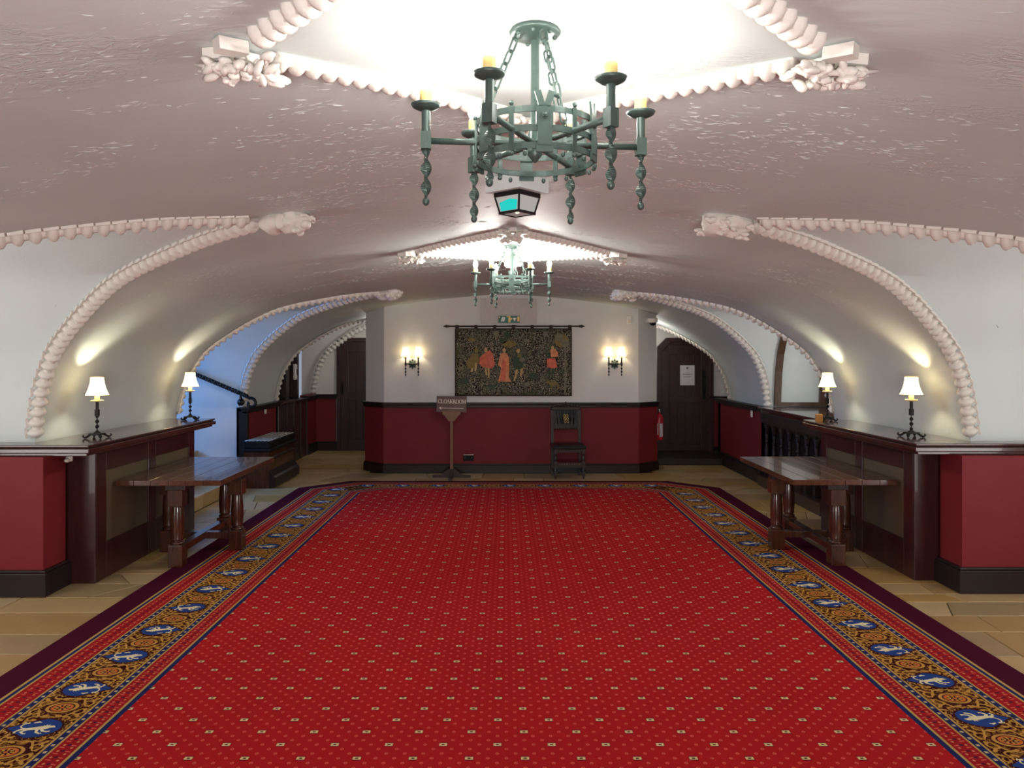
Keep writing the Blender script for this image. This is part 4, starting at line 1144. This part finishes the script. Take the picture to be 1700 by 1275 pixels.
counter(-1, 5.78, 7.62, 2.985, 'dark mahogany counter with brown inset panels behind the left table')
counter(1, 5.86, 7.60, 3.01, 'dark mahogany counter with brown inset panels behind the right table')
def worktop(side, y0, y1, xf, label):
    s = side
    def poly(m): 
        p = [(4.70, y0+m), (xf+m, y0+m), (xf+m, y1-m), (3.37, y1-m), (3.37, y0+.3), (4.70, y0+.3)]
        p = [(s*a, b) for a, b in p]; return p if s < 0 else p[::-1]
    mb = MB()
    mb.prism(poly(.0), CTZ-.016, CTZ); mb.prism(poly(.012), CTZ-.026, CTZ-.016); mb.prism(poly(-.006), CTZ-.058, CTZ-.026); mb.prism(poly(.02), CTZ-.08, CTZ-.058)
    o = mb.build('worktop', M['mahog_top'], bevel=.008); return tag(o, label, 'worktop', 'moulded worktops')
worktop(-1, 5.52, 7.93, 2.90, 'glossy moulded dark worktop with two lamps on the left side')
worktop(1, 5.62, 7.76, 2.90, 'glossy moulded dark worktop with two lamps on the right side')
SHADES = []
def table_lamp(label, x, y, col, h=1.):
    t = thing('table_lamp', label, 'lamp', (x, y, CTZ), R.uniform(-.2, .2), 'twisted iron lamps on the worktops')
    m = MB(); m.box((0, 0, .030), (.085, .085, .012)); m.lathe([(.03, .034), (.02, .045), (.012, .05)], seg=12)
    for k in range(4):
        a = k*PI/2+PI/4; d = Vector((math.cos(a), math.sin(a), 0))
        m.tube([d*.045+Vector((0, 0, .03)), d*.07+Vector((0, 0, .012)), d*.088+Vector((0, 0, .008)), d*.1+Vector((0, 0, .018)), d*.092+Vector((0, 0, .027))], [.009, .009, .008, .007, .006], 6)
        m.ball(d*.078+Vector((0, 0, .007)), .007, 6, 4)
    m.build('base', M['iron'], t)
    m = MB(); twisted(m, 0, 0, .17, .045, .015, 1.6, ball=False); m.box((0, 0, .19), (.026, .026, .05)); m.lathe([(.0115, .21), (.0115, .28)], seg=10); m.build('stem', M['iron'], t)
    m = MB(); m.lathe([(.01, .272), (.04, .276), (.046, .284), (.044, .285), (.01, .280)], seg=18); m.build('drip_pan', M['candle'], t)
    m = MB(); m.lathe([(.018, .28), (.018, .33), (.01, .331)], seg=12); m.build('candle', M['candle'], t)
    m = MB(); shade_lathe(m, .046, .083, .322, .14); m.build('lamp_shade', M['shade'], t, fix=False)
    m = MB(); m.tube([(.0465*math.cos(2*PI*k/20), .0465*math.sin(2*PI*k/20), .461) for k in range(20)], .0022, 5, closed=True); m.tube([(.0835*math.cos(2*PI*k/20), .0835*math.sin(2*PI*k/20), .323) for k in range(20)], .0022, 5, closed=True); m.build('shade_trim', M['candle'], t)
    light('lamp_bulb', 'POINT', (x, y, CTZ+.40), SHADE_W, col, .018)
    return t
table_lamp('iron table lamp with cream shade at the near corner of the left worktop', -3.09, 6.01, (1, .93, .66))
table_lamp('iron table lamp with cream shade at the far end of the left worktop', -3.07, 7.73, (1, .88, .62))
table_lamp('iron table lamp with cream shade at the near corner of the right worktop', 3.11, 6.10, (1, .82, .5))
table_lamp('iron table lamp with cream shade at the far end of the right worktop', 3.08, 7.62, (1, .94, .66))
m = MB(); m.span((-.03, -.02, 0), (.03, .02, .07)); tag(m.build('small_block', M['amber'], None, (2.96, 7.52, CTZ), .004), 'small amber block beside the far lamp on the right worktop', 'block')
t = thing('small_sensor', 'small white fitting under the left worktop beside the red wall', 'fitting', (-3.13, 5.70, .93))
m = MB(); m.lathe([(.0, 0), (.022, 0), (.024, .03), (.014, .045)], (0, 0, -.03), 12); m.ball((.0, -.03, -.02), (.018, .028, .016), 10, 6); m.build('housing', M['wplastic'], t)

# ------------------------------------------------------------------ tables on crossed stretchers
def oak_table(label, x, y, rz):
    t = thing('oak_table', label, 'table', (x, y, .0125), rz, 'oak tables before the counters')
    TW, TL, H = .80, 1.42, .695
    ws = [0, .17, .33, .5, .66, .83, 1]
    for k in range(6):
        a, b = -TW/2+TW*ws[k], -TW/2+TW*ws[k+1]
        m = MB(); m.span((a+.001, -TL/2, H-.042), (b-.001, TL/2, H-R.uniform(0, .001))); m.build('plank', M['oak'], t, bevel=.003)
    m = MB(); m.span((-.08, -.58, H-.1), (.08, .58, H-.042)); m.span((-.34, -.06, H-.1), (.34, .06, H-.042)); m.build('bearer', M['darkoak'], t, bevel=.004)
    for (lx, ly) in ((0, -.53), (0, .53), (-.29, 0), (.29, 0)):
        ch = .0123 if lx*x > 0 else 0
        m = MB(); m.box((lx, ly, .085-ch/2), (.112, .112, .17+ch)); m.box((lx, ly, H-.16), (.115, .115, .13))
        pr = [(.048, .17), (.054, .178), (.050, .19), (.036, .197), (.050, .206), (.046, .222), (.0515, .28), (.0505, .36), (.044, .45), (.038, .487), (.05, .495), (.053, .505), (.042, .515), (.05, .525), (.052, H-.2)]
        m.lathe(pr, (lx, ly, 0), 18); m.build('leg', M['oak_leg'], t, bevel=.006)
    m = MB(); m.span((-.035, -.49, .10), (.035, .49, .155)); m.build('stretcher', M['oak_leg'], t, bevel=.004)
    m = MB(); m.span((-.25, -.035, .098), (.25, .035, .153)); m.build('stretcher', M['oak_leg'], t, bevel=.004)
    return t
oak_table('polished oak plank table with turned legs against the left counter', -2.575, 6.76, math.radians(.3))
oak_table('polished oak plank table with turned legs against the right counter', 2.60, 6.79, math.radians(-.3))

# ------------------------------------------------------------------ stair bay on the left
st = bpy.data.objects.new('staircase', None); COL.objects.link(st); st.location = (-3.3, 9.18, 0); struct(st)
for k in range(9):
    x0 = -.32*k; z = .15*(k+1)
    for q in range(4):
        ya = -1.02+2.04*q/4; m = MB(); m.span((x0-.40, ya+.003, z-.15), (x0, ya+2.04/4-.003, z)); m.build('step_stone', STONES[(k+q) % 3], st, bevel=.008)
t = thing('handrail', 'black wrought iron handrail with a twisted bar and scrolled end on the blue-lit wall', 'handrail', (-3.3, 10.09, 1.10))
m = MB(); 
pa, pb = Vector((-.86, 0, .42)), Vector((.02, 0, .045))
n = 60; vs = []; fs = []
d = (pb-pa).normalized(); up = Vector((0, 0, 1)).cross(d).cross(d)*-1; up.normalize(); sd = d.cross(up)
for i in range(n+1):
    a = 6*2*PI*i/n
    for k in range(4): vs.append(pa.lerp(pb, i/n)+(up*math.cos(a+k*PI/2)+sd*math.sin(a+k*PI/2))*(.03))
for i in range(n):
    for k in range(4): fs.append((i*4+k, i*4+(k+1) % 4, i*4+4+(k+1) % 4, i*4+4+k))
m.add(vs, fs); m.build('twisted_bar', M['iron'], t)
sp = [(-.02, 0, .06), (.05, 0, .02)]+[(.06+.075*math.cos(a)*(1-i/26), 0, -.045+.07*math.sin(a)*(1-i/26)) for i, a in enumerate([1.4-k*.3 for k in range(18)])]
m = MB(); m.tube(sp, .02, 8); m.build('scroll', M['iron'], t)
m = MB(); m.lathe([(.0, 0), (.045, 0), (.045, .025), (.0, .03)], (-.07, .03, -.03), 14, mat=Matrix.Rotation(PI/2, 4, 'X')); m.tube([(-.07, .09, -.03), (-.07, 0, .06)], .012, 8); m.build('wall_rosette', M['iron'], t)

# ------------------------------------------------------------------ bench by the left pier
t = thing('studded_bench', 'low wooden bench with studded black top and dark kicking ledge beside the left red pier', 'bench', (-3.08, 10.52, 0))
m = MB(); m.span((-.19, -.58, 0), (.12, .58, .46)); m.build('body', M['oak_leg'], t, bevel=.004)
m = MB(); m.prism([(.12, .02), (.20, .02), (.20, .13), (.17, .155), (.12, .23)], -.57, .57, mat=Matrix.Rotation(PI/2, 4, 'X')); m.build('ledge', M['black'], t, bevel=.004)
m = MB(); m.span((-.21, -.61, .46), (.15, .61, .50)); m.span((-.20, -.60, .50), (.13, .60, .59)); tp_ = m.build('cover', M['rubber'], t, bevel=.012)
m = MB(); rr = random.Random(9)
for i in range(7):
    for j in range(24): m.ball((-.175+.047*i, -.57+.0496*j, .592), (.014, .014, .009), 5, 3)
o = m.build('stud_heads', M['chrome'], tp_); o['kind'] = 'stuff'
m = MB(); m.span((.10, -.6, .36), (.15, .6, .375)); m.span((-.2, -.6, .36), (-.19, -.58, .5)); m.build('moulding', M['black'], t)

# ------------------------------------------------------------------ hatch on the left, third bay
t = thing('serving_hatch', 'dark timber serving hatch with sill in the far left bay', 'hatch', (-3.36, 12.55, 0))
m = MB(); m.span((-.06, -.82, 0), (.02, .80, .93)); m.build('front_panel', M['door'], t)
for k in range(5): 
    m = MB(); y = -.82+1.62*k/4; m.span((.02, max(y-.035, -.82), .0), (.035, min(y+.035, .80), .93)); m.build('stile', M['door'], t, bevel=.003)
m = MB(); m.span((-.3, -.86, .95), (.10, -.25, .985)); m.build('flap', M['oak_leg'], t, bevel=.006)
m = MB(); m.span((-.3, -.25, .93), (.07, .82, .965)); m.build('sill', M['black'], t, bevel=.006)
m = MB(); m.span((-.32, -.86, .97), (-.28, .80, 2.2)); m.build('back_board', M['void'], t)
for (y0, y1) in ((-.03, .15), (.62, .74)): m = MB(); m.span((-.27, y0, .965), (-.10, y1, 2.05)); m.build('post', M['darkoak'], t, bevel=.004)
t = thing('wall_handset', 'slim white handset-like fitting on the dark hatch post', 'fitting', (-3.43, 12.92, 1.27))
m = MB(); m.span((-.02, -.03, 0), (.02, .03, .26)); m.build('body', M['wplastic'], t, bevel=.008)
for q in (.05, .21): m = MB(); m.box((.022, 0, q), (.02, .05, .07)); m.build('end_piece', M['wplastic'], t, bevel=.006)
# ------------------------------------------------------------------ servery on the right, second bay
t = thing('servery_counter', 'dark servery counter with turned spindles and a pale glossy top in the right bay', 'counter', (3.34, 9.2, 0))
m = MB(); m.span((-.10, -.98, .975), (1.2, 1.05, 1.005)); m.span((-.06, -.98, .93), (1.2, 1.05, .975)); m.build('top', M['mahog_top'], t, bevel=.006)
m = MB(); m.span((.1, -1.0, .0), (.14, 1.05, .93)); m.build('back_board', M['void'], t)
m = MB(); m.span((-.10, -1.0, 0), (.10, 1.05, .13)); m.build('plinth', M['door'], t, bevel=.006)
m = MB(); m.span((-.06, -1.0, .80), (.06, 1.05, .93)); m.build('frieze', M['void'], t, bevel=.004)
for k in range(8):
    y = -.93+1.9*k/7; m = MB(); m.box((0, y, .19), (.07, .07, .12)); m.lathe([(.022, .25), (.034, .27), (.02, .29), (.036, .36), (.03, .46), (.018, .54), (.032, .56), (.018, .58), (.03, .68), (.02, .72), (.034, .74), (.025, .76)], (0, y, 0), 12); m.box((0, y, .785), (.07, .07, .05)); m.build('spindle', M['void'], t, bevel=.003)
for k in range(7):
    y = -.93+1.9*(k+.5)/7; m = MB(); m.tube([(0, y+.12*math.cos(a), .66+.13*math.sin(a)) for a in [PI*q/10 for q in range(11)]], .022, 6); m.build('arch', M['void'], t)
def web_y(z, side=1, bi=1):
    xa, c, wn, wf, xo = BAYS[side][bi]
    for a, b in zip(PROF, PROF[1:]):
        if a[0] > xa and b[1] <= z: x = a[0]+(b[0]-a[0])*(a[1]-z)/max(a[1]-b[1], 1e-6); return c+wf*(x-xa)/(3.38-xa)
    return c+wf
t = thing('timber_frame', 'dark timber frame curving up the white far side of the right bay', 'frame', (3.4, 10.2, 1.01))
def bent(x0, x1, z0, z1, th=.05, n=10):
    m = MB(); vs = []
    for k in range(n+1):
        z = z0+(z1-z0)*k/n; y = web_y(z)-10.2
        vs += [(x0, y-th, z-1.01), (x1, y-th, z-1.01), (x1, y+.02, z-1.01), (x0, y+.02, z-1.01)]
    fs = [(4*k+q, 4*k+(q+1) % 4, 4*k+4+(q+1) % 4, 4*k+4+q) for k in range(n) for q in range(4)]+[(0, 1, 2, 3), (4*n, 4*n+1, 4*n+2, 4*n+3)]
    m.add(vs, fs); return m
bent(.06, .14, 1.015, 2.12).build('post', M['frame'], t); bent(.64, .93, 1.015, 1.62).build('post', M['frame'], t); bent(.14, .64, 1.015, 1.06).build('sill', M['frame'], t)
# light switches
for (x, y, z, lab) in ((-3.327, 10.98, .905, 'white light switch on the left red pier above the bench'), (3.327, 10.75, .875, 'white light switch on the right red pier')):
    t = thing('light_switch', lab, 'switch', (x, y, z)); s_ = 1 if x < 0 else -1
    m = MB(); m.span((0, -.035, -.045), (s_*.012, .035, .045)); m.build('plate', M['wplastic'], t, bevel=.004)
    m = MB(); m.span((s_*.012, -.01, -.018), (s_*.018, .01, .018)); m.build('rocker', M['cream'], t, bevel=.002)
